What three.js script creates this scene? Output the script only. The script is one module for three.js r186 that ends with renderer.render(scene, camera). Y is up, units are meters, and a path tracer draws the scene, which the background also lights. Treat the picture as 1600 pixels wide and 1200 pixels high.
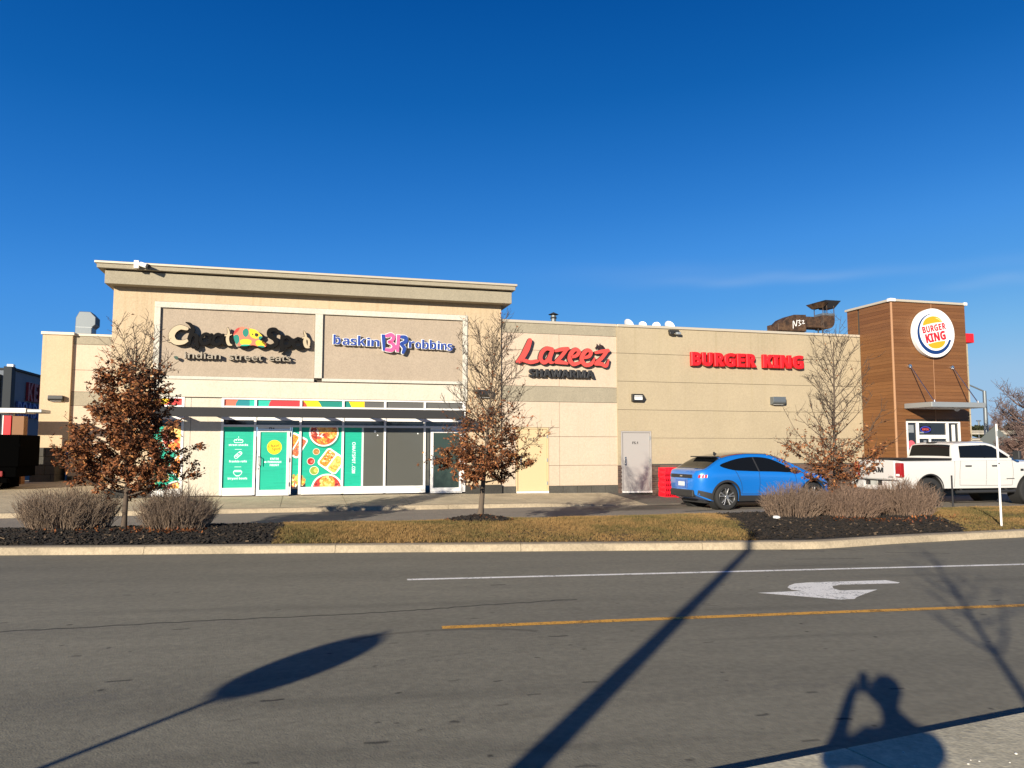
import * as THREE from 'three';
import { mergeGeometries, mergeVertices, toCreasedNormals } from 'three/addons/utils/BufferGeometryUtils.js';
import { RoundedBoxGeometry } from 'three/addons/geometries/RoundedBoxGeometry.js';
import { TextGeometry } from 'three/addons/geometries/TextGeometry.js';
import { TessellateModifier } from 'three/addons/modifiers/TessellateModifier.js';
import { MarchingCubes } from 'three/addons/objects/MarchingCubes.js';
import { FontLoader } from 'three/addons/loaders/FontLoader.js';
import { Brush, Evaluator, SUBTRACTION } from 'three-bvh-csg';

// ------------------------------------------------------------------ camera, sky, sun, exposure
const scene = new THREE.Scene();
const camera = new THREE.PerspectiveCamera(53.13, 4 / 3, 0.05, 3000);
camera.position.set(0, 1.74, 0);
camera.rotation.x = Math.atan(100 / 1200);
const EXPOSURE = 1.85;
const R = (d) => d * Math.PI / 180;
const SUN_AZ = R(23.8), SUN_EL = R(15);                       // sun stands behind the photographer's left shoulder
const toSun = new THREE.Vector3(-Math.sin(SUN_AZ) * Math.cos(SUN_EL), Math.sin(SUN_EL), Math.cos(SUN_AZ) * Math.cos(SUN_EL));
const lerp = (a, b, t) => a + (b - a) * t, clamp = (x, a, b) => Math.min(b, Math.max(a, x));
const sl = (c) => (c <= 0.04045 ? c / 12.92 : Math.pow((c + 0.055) / 1.055, 2.4));
const S = (r, g, b) => new THREE.Color().setRGB(sl(r / 255), sl(g / 255), sl(b / 255));
function ramp(pts) { return (x) => { if (x <= pts[0][0]) return pts[0].slice(1); for (let i = 1; i < pts.length; i++) if (x <= pts[i][0]) { const a = pts[i - 1], b = pts[i], t = (x - a[0]) / (b[0] - a[0]); return a.slice(1).map((v, k) => lerp(v, b[k + 1], t)); } return pts[pts.length - 1].slice(1); }; }
{
  const w = 1024, h = 512, d = new Float32Array(w * h * 4);
  const skyRamp = ramp([[-90, 70, 62, 52], [-2, 120, 116, 106], [0, 170, 198, 226], [2, 152, 194, 230], [5, 122, 183, 233], [9, 86, 160, 231], [13, 68, 145, 225], [16.5, 50, 128, 211], [20, 36, 114, 197], [25, 18, 97, 177], [32, 6, 80, 157], [50, 4, 44, 104], [90, 3, 30, 76]]);
  for (let j = 0; j < h; j++) {
    const el = ((j + 0.5) / h - 0.5) * 180;
    for (let i = 0; i < w; i++) {
      const az = ((i + 0.5) / w - 0.5) * 2 * Math.PI, dx = Math.cos(az), dz = Math.sin(az);
      const right = Math.atan2(dx, -dz) * 180 / Math.PI;     // degrees to the right of the view axis
      const bias = clamp(right / 33, -1, 1) * 3.2 * Math.exp(-Math.pow(el / 26, 2));
      let c = skyRamp(el > 0 ? Math.max(0.01, el - bias * Math.min(1, el / 5)) : el).map((v) => sl(v / 255));
      // thin streaks of cirrus low on the right
      const cir = (a0, e0, la, le, s) => s * Math.exp(-Math.pow((right - a0) / la, 2) - Math.pow((el - e0 + 0.012 * (right - a0) + 0.08 * Math.sin(right * 0.9)) / le, 2));
      const cl = el > 0 ? cir(19, 11.9, 7.5, 0.22, 0.2) + cir(12, 12.7, 8, 0.6, 0.05) + cir(33, 10.5, 3, 0.16, 0.3) + cir(40, 11.5, 12, 0.4, 0.06) : 0;
      c = c.map((v, k) => lerp(v, [0.62, 0.72, 0.85][k], cl));
      const o = (j * w + i) * 4; d[o] = c[0] / EXPOSURE; d[o + 1] = c[1] / EXPOSURE; d[o + 2] = c[2] / EXPOSURE; d[o + 3] = 1;
    }
  }
  const t = new THREE.DataTexture(d, w, h, THREE.RGBAFormat, THREE.FloatType);
  t.mapping = THREE.EquirectangularReflectionMapping; t.magFilter = THREE.LinearFilter; t.minFilter = THREE.LinearFilter; t.wrapS = THREE.RepeatWrapping; t.needsUpdate = true;
  scene.background = t; scene.environment = t;
}
const sun = new THREE.DirectionalLight(new THREE.Color().setRGB(1, 0.9, 0.74), 4.6);
sun.position.copy(toSun).multiplyScalar(60); sun.castShadow = true; sun.shadow.mapSize.set(4096, 4096);
Object.assign(sun.shadow.camera, { left: -40, right: 40, top: 30, bottom: -30, near: 1, far: 160 });
sun.target.position.set(0, 0, -15); sun.position.add(sun.target.position); scene.add(sun, sun.target);
const renderer = new THREE.WebGLRenderer({ antialias: true });
renderer.toneMapping = THREE.LinearToneMapping; renderer.toneMappingExposure = EXPOSURE; renderer.shadowMap.enabled = true;

// ------------------------------------------------------------------ helpers
function rngOf(seed) { let s = seed >>> 0; return () => { s = (s + 0x6d2b79f5) | 0; let t = Math.imul(s ^ (s >>> 15), 1 | s); t = (t + Math.imul(t ^ (t >>> 7), 61 | t)) ^ t; return ((t ^ (t >>> 14)) >>> 0) / 4294967296; }; }
let rnd = rngOf(7);
const rr = (a, b) => a + (b - a) * rnd();
const V = (x, y, z) => new THREE.Vector3(x, y, z);
const used = new Map();
function numbered(n) { const k = used.get(n) ?? 0; used.set(n, k + 1); return k ? n + '_' + String(k).padStart(3, '0') : n; }
function tag(o, label, category, group, kind) { if (label) o.userData.label = label; if (category) o.userData.category = category; if (group) o.userData.group = group; if (kind) o.userData.kind = kind; return o; }
function thing(name, label, category, pos, turn = 0, group) { const o = new THREE.Group(); o.name = numbered(name); o.position.copy(pos); o.rotation.y = turn; scene.add(o); return tag(o, label, category, group); }
function struct(name, pos = V(0, 0, 0), turn = 0) { const o = new THREE.Group(); o.name = numbered(name); o.position.copy(pos); o.rotation.y = turn; o.userData.kind = 'structure'; scene.add(o); return o; }
function mesh(name, geo, mat, parent, label) { const g = Array.isArray(geo) ? merge(geo) : geo; const m = new THREE.Mesh(g, mat); m.name = name; m.castShadow = m.receiveShadow = true; if (label) m.userData.label = label; (parent ?? scene).add(m); return m; }
function merge(list) {
  const l = list.map((g) => { const n = g.index ? g.toNonIndexed() : g; for (const k of Object.keys(n.attributes)) if (!['position', 'normal', 'uv', 'color'].includes(k)) n.deleteAttribute(k); if (!n.attributes.uv) n.setAttribute('uv', new THREE.BufferAttribute(new Float32Array(n.attributes.position.count * 2), 2)); return n; });
  return mergeGeometries(l);
}
function planarUV(g) {                                       // uv in metres from the face direction
  const n = g.index ? g.toNonIndexed() : g, p = n.attributes.position, uv = new Float32Array(p.count * 2), a = V(), b = V(), c = V(), q = V();
  for (let i = 0; i < p.count; i += 3) {
    a.fromBufferAttribute(p, i); b.fromBufferAttribute(p, i + 1); c.fromBufferAttribute(p, i + 2); q.copy(c).sub(a).cross(b.clone().sub(a));
    const ax = Math.abs(q.x), ay = Math.abs(q.y), az = Math.abs(q.z);
    for (const [k, v] of [[i, a], [i + 1, b], [i + 2, c]]) { uv[k * 2] = az >= ax && az >= ay ? v.x : ax >= ay ? v.z : v.x; uv[k * 2 + 1] = az >= ax && az >= ay ? v.y : ax >= ay ? v.y : v.z; }
  }
  n.setAttribute('uv', new THREE.BufferAttribute(uv, 2)); return n;
}
const bx = (x0, x1, y0, y1, z0, z1) => planarUV(new THREE.BoxGeometry(x1 - x0, y1 - y0, z1 - z0).translate((x0 + x1) / 2, (y0 + y1) / 2, (z0 + z1) / 2));
const rbx = (x0, x1, y0, y1, z0, z1, r = 0.01, seg = 1) => planarUV(new RoundedBoxGeometry(x1 - x0, y1 - y0, z1 - z0, seg, Math.min(r, (x1 - x0) / 2.01, (y1 - y0) / 2.01, (z1 - z0) / 2.01)).translate((x0 + x1) / 2, (y0 + y1) / 2, (z0 + z1) / 2));
function bar(a, b, r, k = 8, r2 = r) { const d = b.clone().sub(a), g = new THREE.CylinderGeometry(r2, r, d.length(), k); g.applyQuaternion(new THREE.Quaternion().setFromUnitVectors(V(0, 1, 0), d.normalize())); return g.translate((a.x + b.x) / 2, (a.y + b.y) / 2, (a.z + b.z) / 2); }
class MB {                                                    // collects tapering tubes and leaves into one geometry
  constructor() { this.p = []; this.n = []; this.c = []; this.i = []; }
  tube(pts, rad, k = 4, col = null) {
    const up = V(0.31, 0.2, 0.93).normalize(); let base = this.p.length / 3;
    for (let i = 0; i < pts.length; i++) {
      const t = (pts[i + 1] ?? pts[i]).clone().sub(pts[i - 1] ?? pts[i]).normalize(), s = t.clone().cross(up).normalize(), b = s.clone().cross(t);
      for (let j = 0; j < k; j++) { const a = j / k * Math.PI * 2, nx = s.clone().multiplyScalar(Math.cos(a)).addScaledVector(b, Math.sin(a)), q = pts[i].clone().addScaledVector(nx, rad[i]); this.p.push(q.x, q.y, q.z); this.n.push(nx.x, nx.y, nx.z); if (col) this.c.push(...col); }
    }
    for (let i = 0; i + 1 < pts.length; i++) for (let j = 0; j < k; j++) { const a = base + i * k + j, b = base + i * k + (j + 1) % k, c = a + k, d = b + k; this.i.push(a, c, b, b, c, d); }
  }
  leaf(pos, dir, side, len, wid, col) {
    const nrm = dir.clone().cross(side).normalize(), base = this.p.length / 3, mid = pos.clone().addScaledVector(dir, len * 0.5), tip = pos.clone().addScaledVector(dir, len).addScaledVector(nrm, -len * 0.15);
    const L = mid.clone().addScaledVector(side, wid / 2).addScaledVector(nrm, wid * 0.22), Q = mid.clone().addScaledVector(side, -wid / 2).addScaledVector(nrm, wid * 0.22);
    for (const v of [pos, L, tip, Q]) { this.p.push(v.x, v.y, v.z); this.n.push(nrm.x, nrm.y, nrm.z); this.c.push(...col); }
    this.i.push(base, base + 2, base + 1, base, base + 3, base + 2);
  }
  geo() {
    const g = new THREE.BufferGeometry(); g.setAttribute('position', new THREE.Float32BufferAttribute(this.p, 3)); g.setAttribute('normal', new THREE.Float32BufferAttribute(this.n, 3));
    if (this.c.length) g.setAttribute('color', new THREE.Float32BufferAttribute(this.c, 3)); g.setIndex(this.i); return g;
  }
}
function curve(pts) {                                        // monotone cubic through points
  const n = pts.length, x = pts.map((p) => p[0]), y = pts.map((p) => p[1]), d = [], m = [];
  for (let i = 0; i < n - 1; i++) d.push((y[i + 1] - y[i]) / (x[i + 1] - x[i]));
  for (let i = 0; i < n; i++) m.push(i === 0 ? d[0] : i === n - 1 ? d[n - 2] : d[i - 1] * d[i] <= 0 ? 0 : 2 * d[i - 1] * d[i] / (d[i - 1] + d[i]));
  return (q) => {
    if (q <= x[0]) return y[0]; if (q >= x[n - 1]) return y[n - 1];
    let i = 0; while (q > x[i + 1]) i++;
    const h = x[i + 1] - x[i], t = (q - x[i]) / h, t2 = t * t, t3 = t2 * t;
    return (2 * t3 - 3 * t2 + 1) * y[i] + (t3 - 2 * t2 + t) * h * m[i] + (-2 * t3 + 3 * t2) * y[i + 1] + (t3 - t2) * h * m[i + 1];
  };
}
// the building's frame: u runs to the right along the facade, v is height, z comes out of the main front
const FA = R(15.1), CA = Math.cos(FA), SA = Math.sin(FA), D0 = 25;
const FP = (u, v, z) => V(u * CA - (D0 - z) * SA, v, -u * SA - (D0 - z) * CA);

// ------------------------------------------------------------------ textures
function lattice(n, seed) { const r = rngOf(seed), a = new Float32Array(n * n); for (let i = 0; i < n * n; i++) a[i] = r(); return a; }
function tileNoise(size, fx, fy, seed) {
  const nx = fx, ny = fy, r = rngOf(seed), a = new Float32Array(nx * ny); for (let i = 0; i < a.length; i++) a[i] = r();
  const out = new Float32Array(size[0] * size[1]), sm = (t) => t * t * (3 - 2 * t);
  for (let j = 0; j < size[1]; j++) { const y = j / size[1] * ny, y0 = Math.floor(y) % ny, y1 = (y0 + 1) % ny, ty = sm(y - Math.floor(y)); for (let i = 0; i < size[0]; i++) { const x = i / size[0] * nx, x0 = Math.floor(x) % nx, x1 = (x0 + 1) % nx, tx = sm(x - Math.floor(x)); out[j * size[0] + i] = lerp(lerp(a[y0 * nx + x0], a[y0 * nx + x1], tx), lerp(a[y1 * nx + x0], a[y1 * nx + x1], tx), ty); } }
  return out;
}
function sumNoise(size, layers, seed) { const o = new Float32Array(size[0] * size[1]); layers.forEach(([fx, fy, w], k) => { const n = tileNoise(size, fx, fy, seed + k * 31); for (let i = 0; i < o.length; i++) o[i] += (n[i] - 0.5) * 2 * w; }); return o; }
function greyTex(size, f, repeat, srgb = true) {              // f(i) gives 0..1 brightness, or [r, g, b]
  const d = new Uint8Array(size[0] * size[1] * 4);
  for (let i = 0; i < size[0] * size[1]; i++) { const v = f(i), c = Array.isArray(v) ? v : [v, v, v]; for (let k = 0; k < 3; k++) d[i * 4 + k] = clamp(c[k], 0, 1) * 255; d[i * 4 + 3] = 255; }
  const t = new THREE.DataTexture(d, ...size); t.wrapS = t.wrapT = THREE.RepeatWrapping; t.magFilter = THREE.LinearFilter; t.minFilter = THREE.LinearMipmapLinearFilter; t.generateMipmaps = true; if (srgb) t.colorSpace = THREE.SRGBColorSpace; t.repeat.set(...repeat); t.needsUpdate = true; return t;
}
function canvasTex(w, h, draw) { const c = document.createElement('canvas'); c.width = w; c.height = h; const x = c.getContext('2d'); draw(x, w, h); const t = new THREE.CanvasTexture(c); t.colorSpace = THREE.SRGBColorSpace; t.anisotropy = 8; return t; }
const SZ = [512, 512];
const stuccoN = sumNoise(SZ, [[256, 256, 0.5], [128, 128, 0.5], [64, 64, 0.25]], 11), stuccoC = sumNoise(SZ, [[4, 3, 0.35], [9, 6, 0.3], [22, 5, 0.2]], 17);
const stuccoMap = greyTex(SZ, (i) => 0.95 + stuccoN[i] * 0.075 + stuccoC[i] * 0.045, [1 / 2.6, 1 / 2.6]);
const stuccoBump = greyTex(SZ, (i) => 0.5 + stuccoN[i] * 0.45, [1 / 2.6, 1 / 2.6], false);
const ageS = [1024, 640], ageFine = sumNoise(ageS, [[512, 320, 0.55], [256, 160, 0.35]], 201), ageStreak = sumNoise(ageS, [[240, 3, 0.6], [90, 2, 0.5], [420, 5, 0.4]], 211), ageBlot = sumNoise(ageS, [[9, 6, 0.5], [24, 14, 0.4], [4, 3, 0.4]], 221);
const ageMap = greyTex(ageS, (i) => { const y = Math.floor(i / ageS[0]) / ageS[1], topW = Math.pow(Math.max(0, (y - 0.55) / 0.45), 1.6), low = Math.exp(-y / 0.07), st = Math.max(0, ageStreak[i] - 0.12); const v = 0.965 + ageFine[i] * 0.05 + ageBlot[i] * 0.028 - st * (0.012 + 0.055 * topW) - low * (0.10 + 0.08 * ageBlot[i]); return [v, v * 0.998, v * (0.99 - 0.02 * st)]; }, [1 / 10.6, 1 / 6.7]);
const concN = sumNoise(SZ, [[256, 256, 0.4], [90, 90, 0.35], [14, 14, 0.3], [5, 4, 0.4]], 23);
const concMap = greyTex(SZ, (i) => { const v = 0.86 + concN[i] * 0.14; return [v, v * 0.995, v * 0.98]; }, [1 / 3.1, 1 / 3.1]);
const concBump = greyTex(SZ, (i) => 0.5 + concN[i] * 0.4, [1 / 3.1, 1 / 3.1], false);
const aspN = sumNoise(SZ, [[256, 256, 0.6], [170, 170, 0.5], [80, 80, 0.15]], 29);
const aspBump = greyTex(SZ, (i) => 0.5 + aspN[i] * 0.45, [1 / 2.3, 1 / 2.3], false);
const lin = (r, g, b) => new THREE.Color().setRGB(r, g, b);
const std = (color, roughness = 0.8, o = {}) => new THREE.MeshStandardMaterial({ color, roughness, side: THREE.DoubleSide, ...o });
const phys = (color, roughness, o = {}) => new THREE.MeshPhysicalMaterial({ color, roughness, side: THREE.DoubleSide, ...o });
const stucco = (c) => std(c, 0.92, { map: stuccoMap, bumpMap: stuccoBump, bumpScale: 0.004 });
const aged = (c) => std(c, 0.92, { map: ageMap, bumpMap: stuccoBump, bumpScale: 0.004 });
const conc = (c) => std(c, 0.9, { map: concMap, bumpMap: concBump, bumpScale: 0.005 });
const M = {
  cream: aged(lin(0.53, 0.41, 0.272)), pink: aged(lin(0.56, 0.45, 0.345)), taupe: stucco(lin(0.335, 0.295, 0.215)), bone: aged(lin(0.60, 0.54, 0.445)), signPanel: stucco(lin(0.40, 0.325, 0.245)),
  trim: stucco(lin(0.60, 0.565, 0.48)), tan: aged(lin(0.405, 0.335, 0.228)), dark: std(lin(0.03, 0.03, 0.03), 0.7), backing: std(lin(0.055, 0.045, 0.036), 0.95),
  flash: std(lin(0.52, 0.46, 0.36), 0.45, { metalness: 0.2 }), white: std(lin(0.78, 0.76, 0.72), 0.45), alu: std(lin(0.76, 0.74, 0.70), 0.4), black: std(lin(0.018, 0.018, 0.02), 0.6), charcoal: phys(lin(0.036, 0.036, 0.038), 0.8, { specularIntensity: 0.3 }),
  chrome: std(lin(0.55, 0.55, 0.56), 0.25, { metalness: 1 }), galv: std(lin(0.17, 0.19, 0.2), 0.5, { metalness: 0.5 }), steel: std(lin(0.36, 0.38, 0.38), 0.5, { metalness: 0.5 }),
  glassDark: phys(lin(0.012, 0.013, 0.014), 0.06, { clearcoat: 0.5, clearcoatRoughness: 0.04 }), filmGrey: phys(lin(0.07, 0.071, 0.06), 0.5, { clearcoat: 0.35, clearcoatRoughness: 0.05 }), doorGreen: std(lin(0.03, 0.05, 0.042), 0.35),
  stone: conc(lin(0.085, 0.08, 0.07)), stoneDark: conc(lin(0.045, 0.043, 0.038)), kerb: conc(lin(0.45, 0.37, 0.26)), walk: conc(lin(0.60, 0.51, 0.355)), brickM: std(lin(1, 1, 1), 0.9, { vertexColors: true }), mortar: std(lin(0.2, 0.165, 0.13), 0.95),
  doorCream: std(lin(0.54, 0.42, 0.24), 0.5), doorGrey: std(lin(0.36, 0.335, 0.315), 0.5), red: std(lin(0.60, 0.012, 0.016), 0.35), redSide: std(lin(0.28, 0.006, 0.008), 0.4), coral: std(lin(0.62, 0.07, 0.055), 0.4), blue: std(lin(0.02, 0.055, 0.27), 0.4), pinkL: std(lin(0.75, 0.10, 0.26), 0.4), letterWhite: std(lin(0.8, 0.8, 0.78), 0.5),
};
const font = await new FontLoader().loadAsync('fonts/droid/droid_sans_bold.typeface.json');
const fontReg = await new FontLoader().loadAsync('fonts/droid/droid_sans_regular.typeface.json');
function textGeo(str, size, depth, bevel = 0, f = font) { return new TextGeometry(str, { font: f, size, depth, curveSegments: 5, bevelEnabled: bevel > 0, bevelSize: bevel, bevelThickness: Math.min(bevel, 0.012), bevelSegments: 1 }); }
function fitText(str, x0, x1, y0, h, depth, bevel = 0, f = font) {   // lay a word out letter by letter so that it fills x0..x1
  const base = textGeo('H', 1, 0.01, 0, f); base.computeBoundingBox(); const cap = base.boundingBox.max.y, size = h / cap, out = []; let x = 0;
  for (const ch of str) { const adv = f.data.glyphs[ch].ha / f.data.resolution * size; if (ch !== ' ') { const g = textGeo(ch, size, depth, bevel, f).translate(x, y0, 0); out.push(g); } x += adv; }
  out[0].computeBoundingBox(); const l = out[0].boundingBox.min.x; out[out.length - 1].computeBoundingBox(); const r = out[out.length - 1].boundingBox.max.x, k = (x1 - x0) / (r - l);
  return out.map((g) => g.translate(-l, 0, 0).scale(k, 1, 1).translate(x0, 0, 0));
}
function stroke(pts, w, depth, z0 = 0, bevel = 0.008) {        // a brush stroke: outline of a smooth path with varying width, extruded
  const c = new THREE.CatmullRomCurve3(pts.map((p) => V(p[0], p[1], 0)), false, 'centripetal'), n = pts.length * 5, L = [], Q = [];
  const ws = Array.isArray(w) ? w : [w];
  for (let i = 0; i <= n; i++) { const t = i / n, p = c.getPoint(t), d = c.getTangent(t), f = t * (ws.length - 1), k = Math.min(ws.length - 2, Math.floor(f)), hw = (ws.length > 1 ? lerp(ws[k], ws[k + 1], f - k) : ws[0]) / 2; L.push([p.x - d.y * hw, p.y + d.x * hw]); Q.unshift([p.x + d.y * hw, p.y - d.x * hw]); }
  const parts = [];                                          // quads joined per step keep self-crossing loops clean
  const tri = [], N = L.length, R2 = Q.slice().reverse();
  const quad = (a, b, c2, d) => tri.push(a, b, c2, a, c2, d);
  for (let i = 0; i + 1 < N; i++) {
    const a = L[i], b = L[i + 1], c2 = R2[i + 1], d = R2[i], f = z0 + depth, g = z0;
    quad([d[0], d[1], f], [c2[0], c2[1], f], [b[0], b[1], f], [a[0], a[1], f]);
    quad([a[0], a[1], f], [b[0], b[1], f], [b[0], b[1], g], [a[0], a[1], g]);
    quad([c2[0], c2[1], f], [d[0], d[1], f], [d[0], d[1], g], [c2[0], c2[1], g]);
  }
  quad([...L[0], z0], [...R2[0], z0], [...R2[0], z0 + depth], [...L[0], z0 + depth]); quad([...R2[N - 1], z0], [...L[N - 1], z0], [...L[N - 1], z0 + depth], [...R2[N - 1], z0 + depth]);
  const geo = new THREE.BufferGeometry(); geo.setAttribute('position', new THREE.Float32BufferAttribute(tri.flat(), 3)); geo.computeVertexNormals(); parts.push(planarUV(geo));
  for (const [e, hw] of [[c.getPoint(0), ws[0] / 2], [c.getPoint(1), ws[ws.length - 1] / 2]]) if (hw > 0.012) parts.push(planarUV(new THREE.CylinderGeometry(hw, hw, depth - 0.003, 14).rotateX(Math.PI / 2).translate(e.x, e.y, z0 + depth / 2 - 0.0015)));
  return merge(parts);
}
function flatShape(pts, depth, smooth = true) {
  const s = new THREE.Shape(); const v = pts.map((p) => new THREE.Vector2(...p));
  if (smooth) { const c = new THREE.CatmullRomCurve3(v.map((p) => V(p.x, p.y, 0)), true, 'centripetal'); c.getPoints(v.length * 5).forEach((p, i) => (i ? s.lineTo(p.x, p.y) : s.moveTo(p.x, p.y))); } else v.forEach((p, i) => (i ? s.lineTo(p.x, p.y) : s.moveTo(p.x, p.y)));
  return new THREE.ExtrudeGeometry(s, { depth, bevelEnabled: false, curveSegments: 6 });
}

// ------------------------------------------------------------------ ground, road, kerbs, island, walkway
const RA = R(9), RC = Math.cos(RA), RS = Math.sin(RA);
const RL = (X, Z) => [X * RC - Z * RS, X * RS + Z * RC];      // world to road frame
function sheet(shapePts, y, mat, parent, name, uvScale = 1) {  // a flat polygon given as [x, z]
  const s = new THREE.Shape(shapePts.map(([x, z]) => new THREE.Vector2(x, -z)));
  const g = new THREE.ShapeGeometry(s).rotateX(-Math.PI / 2).translate(0, y, 0); const p = g.attributes.position, uv = g.attributes.uv;
  for (let i = 0; i < p.count; i++) uv.setXY(i, p.getX(i) * uvScale, p.getZ(i) * uvScale);
  return mesh(name, g, mat, parent);
}
{
  const g = struct('ground'); const earth = conc(lin(0.13, 0.105, 0.07));
  sheet([[-1500, -1500], [1500, -1500], [1500, 1500], [-1500, 1500]], -0.06, earth, g, 'soil');
  // asphalt of the road: one unrepeated sheet of tone, worn tracks, cracks and tyre marks over the stretch in view
  const W = 2048, H = 1024, big = sumNoise([W, H], [[10, 26, 0.32], [26, 60, 0.2], [5, 10, 0.3], [120, 160, 0.14], [500, 400, 0.3], [1000, 512, 0.5]], 41), tone = sumNoise([W, H], [[6, 5, 1]], 57);
  const paint = (w, h, base, draw) => canvasTex(w, h, (x) => {
    const im = x.createImageData(w, h); for (let i = 0; i < w * h; i++) { const v = base(i); im.data[i * 4] = v * 255 * 1.02; im.data[i * 4 + 1] = v * 255 * 0.985; im.data[i * 4 + 2] = v * 255 * 0.935; im.data[i * 4 + 3] = 255; }
    x.putImageData(im, 0, 0); draw(x);
  });
  const r2 = rngOf(5), px = (x, z) => [(x + 15) / 30 * W, (z + 15) / 15 * H];
  const roadMap = paint(W, H, (i) => { const row = Math.floor(i / W) / H * 15 - 15, wheel = 0.035 * (Math.exp(-Math.pow((row + 5.9) / 0.45, 2)) + Math.exp(-Math.pow((row + 10.9) / 0.5, 2)) + Math.exp(-Math.pow((row + 12.3) / 0.3, 2))); return 0.555 + big[i] * 0.062 + tone[i] * 0.03 - wheel * 0.5; }, (x) => {
    const crack = (pts, w, a, jit = 3) => { x.strokeStyle = `rgba(28,26,24,${a})`; x.lineWidth = w; x.beginPath(); pts.forEach((p, i) => { const [u, v] = px(...p); if (!i) return x.moveTo(u, v); const [u0, v0] = px(...pts[i - 1]); for (let k = 1; k <= 14; k++) x.lineTo(lerp(u0, u, k / 14) + (r2() - 0.5) * jit, lerp(v0, v, k / 14) + (r2() - 0.5) * jit); }); x.stroke(); };
    crack([[-9, -7.6], [-3.64, -8.14], [-1.94, -8.31], [-0.04, -8.44], [1.01, -8.64], [2.15, -8.82]], 2.2, 0.75);
    crack([[6.3, -11.4], [7.4, -11.3]], 2.4, 0.6); crack([[8.2, -11.9], [9.2, -11.6]], 2, 0.6); crack([[6.6, -12.4], [7.3, -12.2]], 2.4, 0.7); crack([[7.4, -12.6], [7.9, -12.2]], 2.4, 0.7);
    // tyre tread marks: two faint dotted tracks
    for (const [track, al] of [[[[-7, -5.0], [-2.55, -5.76], [-1.34, -6.12], [-0.03, -6.46], [2.3, -6.95], [5, -7.2]], 0.5], [[[-3, -4.3], [0.39, -5.05], [1.08, -5.16], [2.25, -5.39], [3.6, -5.5], [7, -5.9]], 0.3], [[[-7, -9.6], [-1, -10.0], [4, -10.4]], 0.1]]) {
      const c = new THREE.CatmullRomCurve3(track.map(([a, b]) => V(a, 0, b))), n = 900;
      for (let i = 0; i < n; i++) { const p = c.getPoint(i / n), fade = Math.sin(Math.PI * i / n), lo = 0.55 + 0.25 * Math.sin(i * 0.011 + 1) + 0.2 * Math.sin(i * 0.047); for (let k = -4; k <= 4; k++) { if (r2() < 0.45) continue; const [u, v] = px(p.x + (r2() - 0.5) * 0.02, p.z + k * 0.022); x.fillStyle = `rgba(24,23,22,${al * 0.55 * fade * lo * (0.2 + r2() * 0.6) * (Math.abs(k) === 3 ? 1 : 0.35)})`; x.fillRect(u, v, 1.3, 1.3); } }
    }
    // small dark nicks and ravelled spots along the lay of the asphalt
    for (let i = 0; i < 210; i++) { const a = -4.5 + r2() * 14, b = -3.6 - r2() * r2() * 8, [u, v] = px(a, b), l = 1.5 + r2() * r2() * 13; x.strokeStyle = `rgba(24,22,20,${0.2 + r2() * 0.55})`; x.lineWidth = 0.7 + r2() * 1.5; x.beginPath(); x.moveTo(u, v); x.lineTo(u + l * 0.5, v + (r2() - 0.6) * 1.5); x.lineTo(u + l, v + (r2() - 0.7) * 3); x.stroke(); }
    for (let i = 0; i < 26; i++) { const [u, v] = px(-8 + r2() * 20, -4 - r2() * 9), w = 40 + r2() * 170, gr = x.createRadialGradient(0, 0, 0, 0, 0, 1); const dark = r2() < 0.6; gr.addColorStop(0, dark ? 'rgba(40,38,36,0.16)' : 'rgba(190,184,172,0.10)'); gr.addColorStop(1, 'rgba(90,88,84,0)'); x.save(); x.translate(u, v); x.scale(w, 6 + r2() * 16); x.fillStyle = gr; x.fillRect(-1, -1, 2, 2); x.restore(); }
    x.strokeStyle = 'rgba(30,28,26,0.22)'; x.lineWidth = 5; x.beginPath(); x.ellipse(...px(0.6, -7.2), 62, 24, 0, Math.PI, Math.PI * 1.85); x.stroke();
  });
  roadMap.wrapS = roadMap.wrapT = THREE.MirroredRepeatWrapping;
  const road = struct('road', V(0, 0, 0), RA);
  const rg = new THREE.PlaneGeometry(170, 32).rotateX(-Math.PI / 2).translate(0, 0, -1), uv = rg.attributes.uv, rp = rg.attributes.position;
  for (let i = 0; i < uv.count; i++) uv.setXY(i, (rp.getX(i) + 15) / 30, -(rp.getZ(i)) / 15);
  const ab = aspBump.clone(); ab.repeat.set(30 / 1.7, 15 / 1.7);
  mesh('asphalt', rg, std(lin(0.645, 0.64, 0.52), 0.9, { map: roadMap, bumpMap: ab, bumpScale: 0.002 }), road);
  // painted markings, a worn film a few millimetres thick
  const wornN = sumNoise(SZ, [[200, 200, 0.5], [60, 60, 0.5], [9, 9, 0.35]], 61), paintTex = (r, g, b, wear) => greyTex(SZ, (i) => { const k = wornN[i] > 0.42 - wear ? 0.66 : 1 - Math.abs(wornN[i]) * 0.12; return [r * k, g * k, b * k]; }, [1 / 1.3, 1 / 1.3]);
  const wm = std(lin(0.95, 0.92, 0.84), 0.75, { map: paintTex(1, 1, 1, 0.02), bumpMap: aspBump, bumpScale: 0.004 }), ym = std(lin(0.8, 0.78, 0.7), 0.75, { map: paintTex(1, 0.74, 0.3, 0.2), bumpMap: aspBump, bumpScale: 0.004 });
  const line = (name, pts, w, m) => { const L = [], Q = []; const c = new THREE.CatmullRomCurve3(pts.map(([a, b]) => V(a, 0, b))); for (let i = 0; i <= 60; i++) { const p = c.getPoint(i / 60), d = c.getTangent(i / 60), e = w / 2 + 0.004 * Math.sin(i * 2.3); L.push([p.x - d.z * e, p.z + d.x * e]); Q.unshift([p.x + d.z * e, p.z - d.x * e]); } const o = struct(name); sheet([...L, ...Q], 0.004, m, o, 'paint'); };
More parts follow.
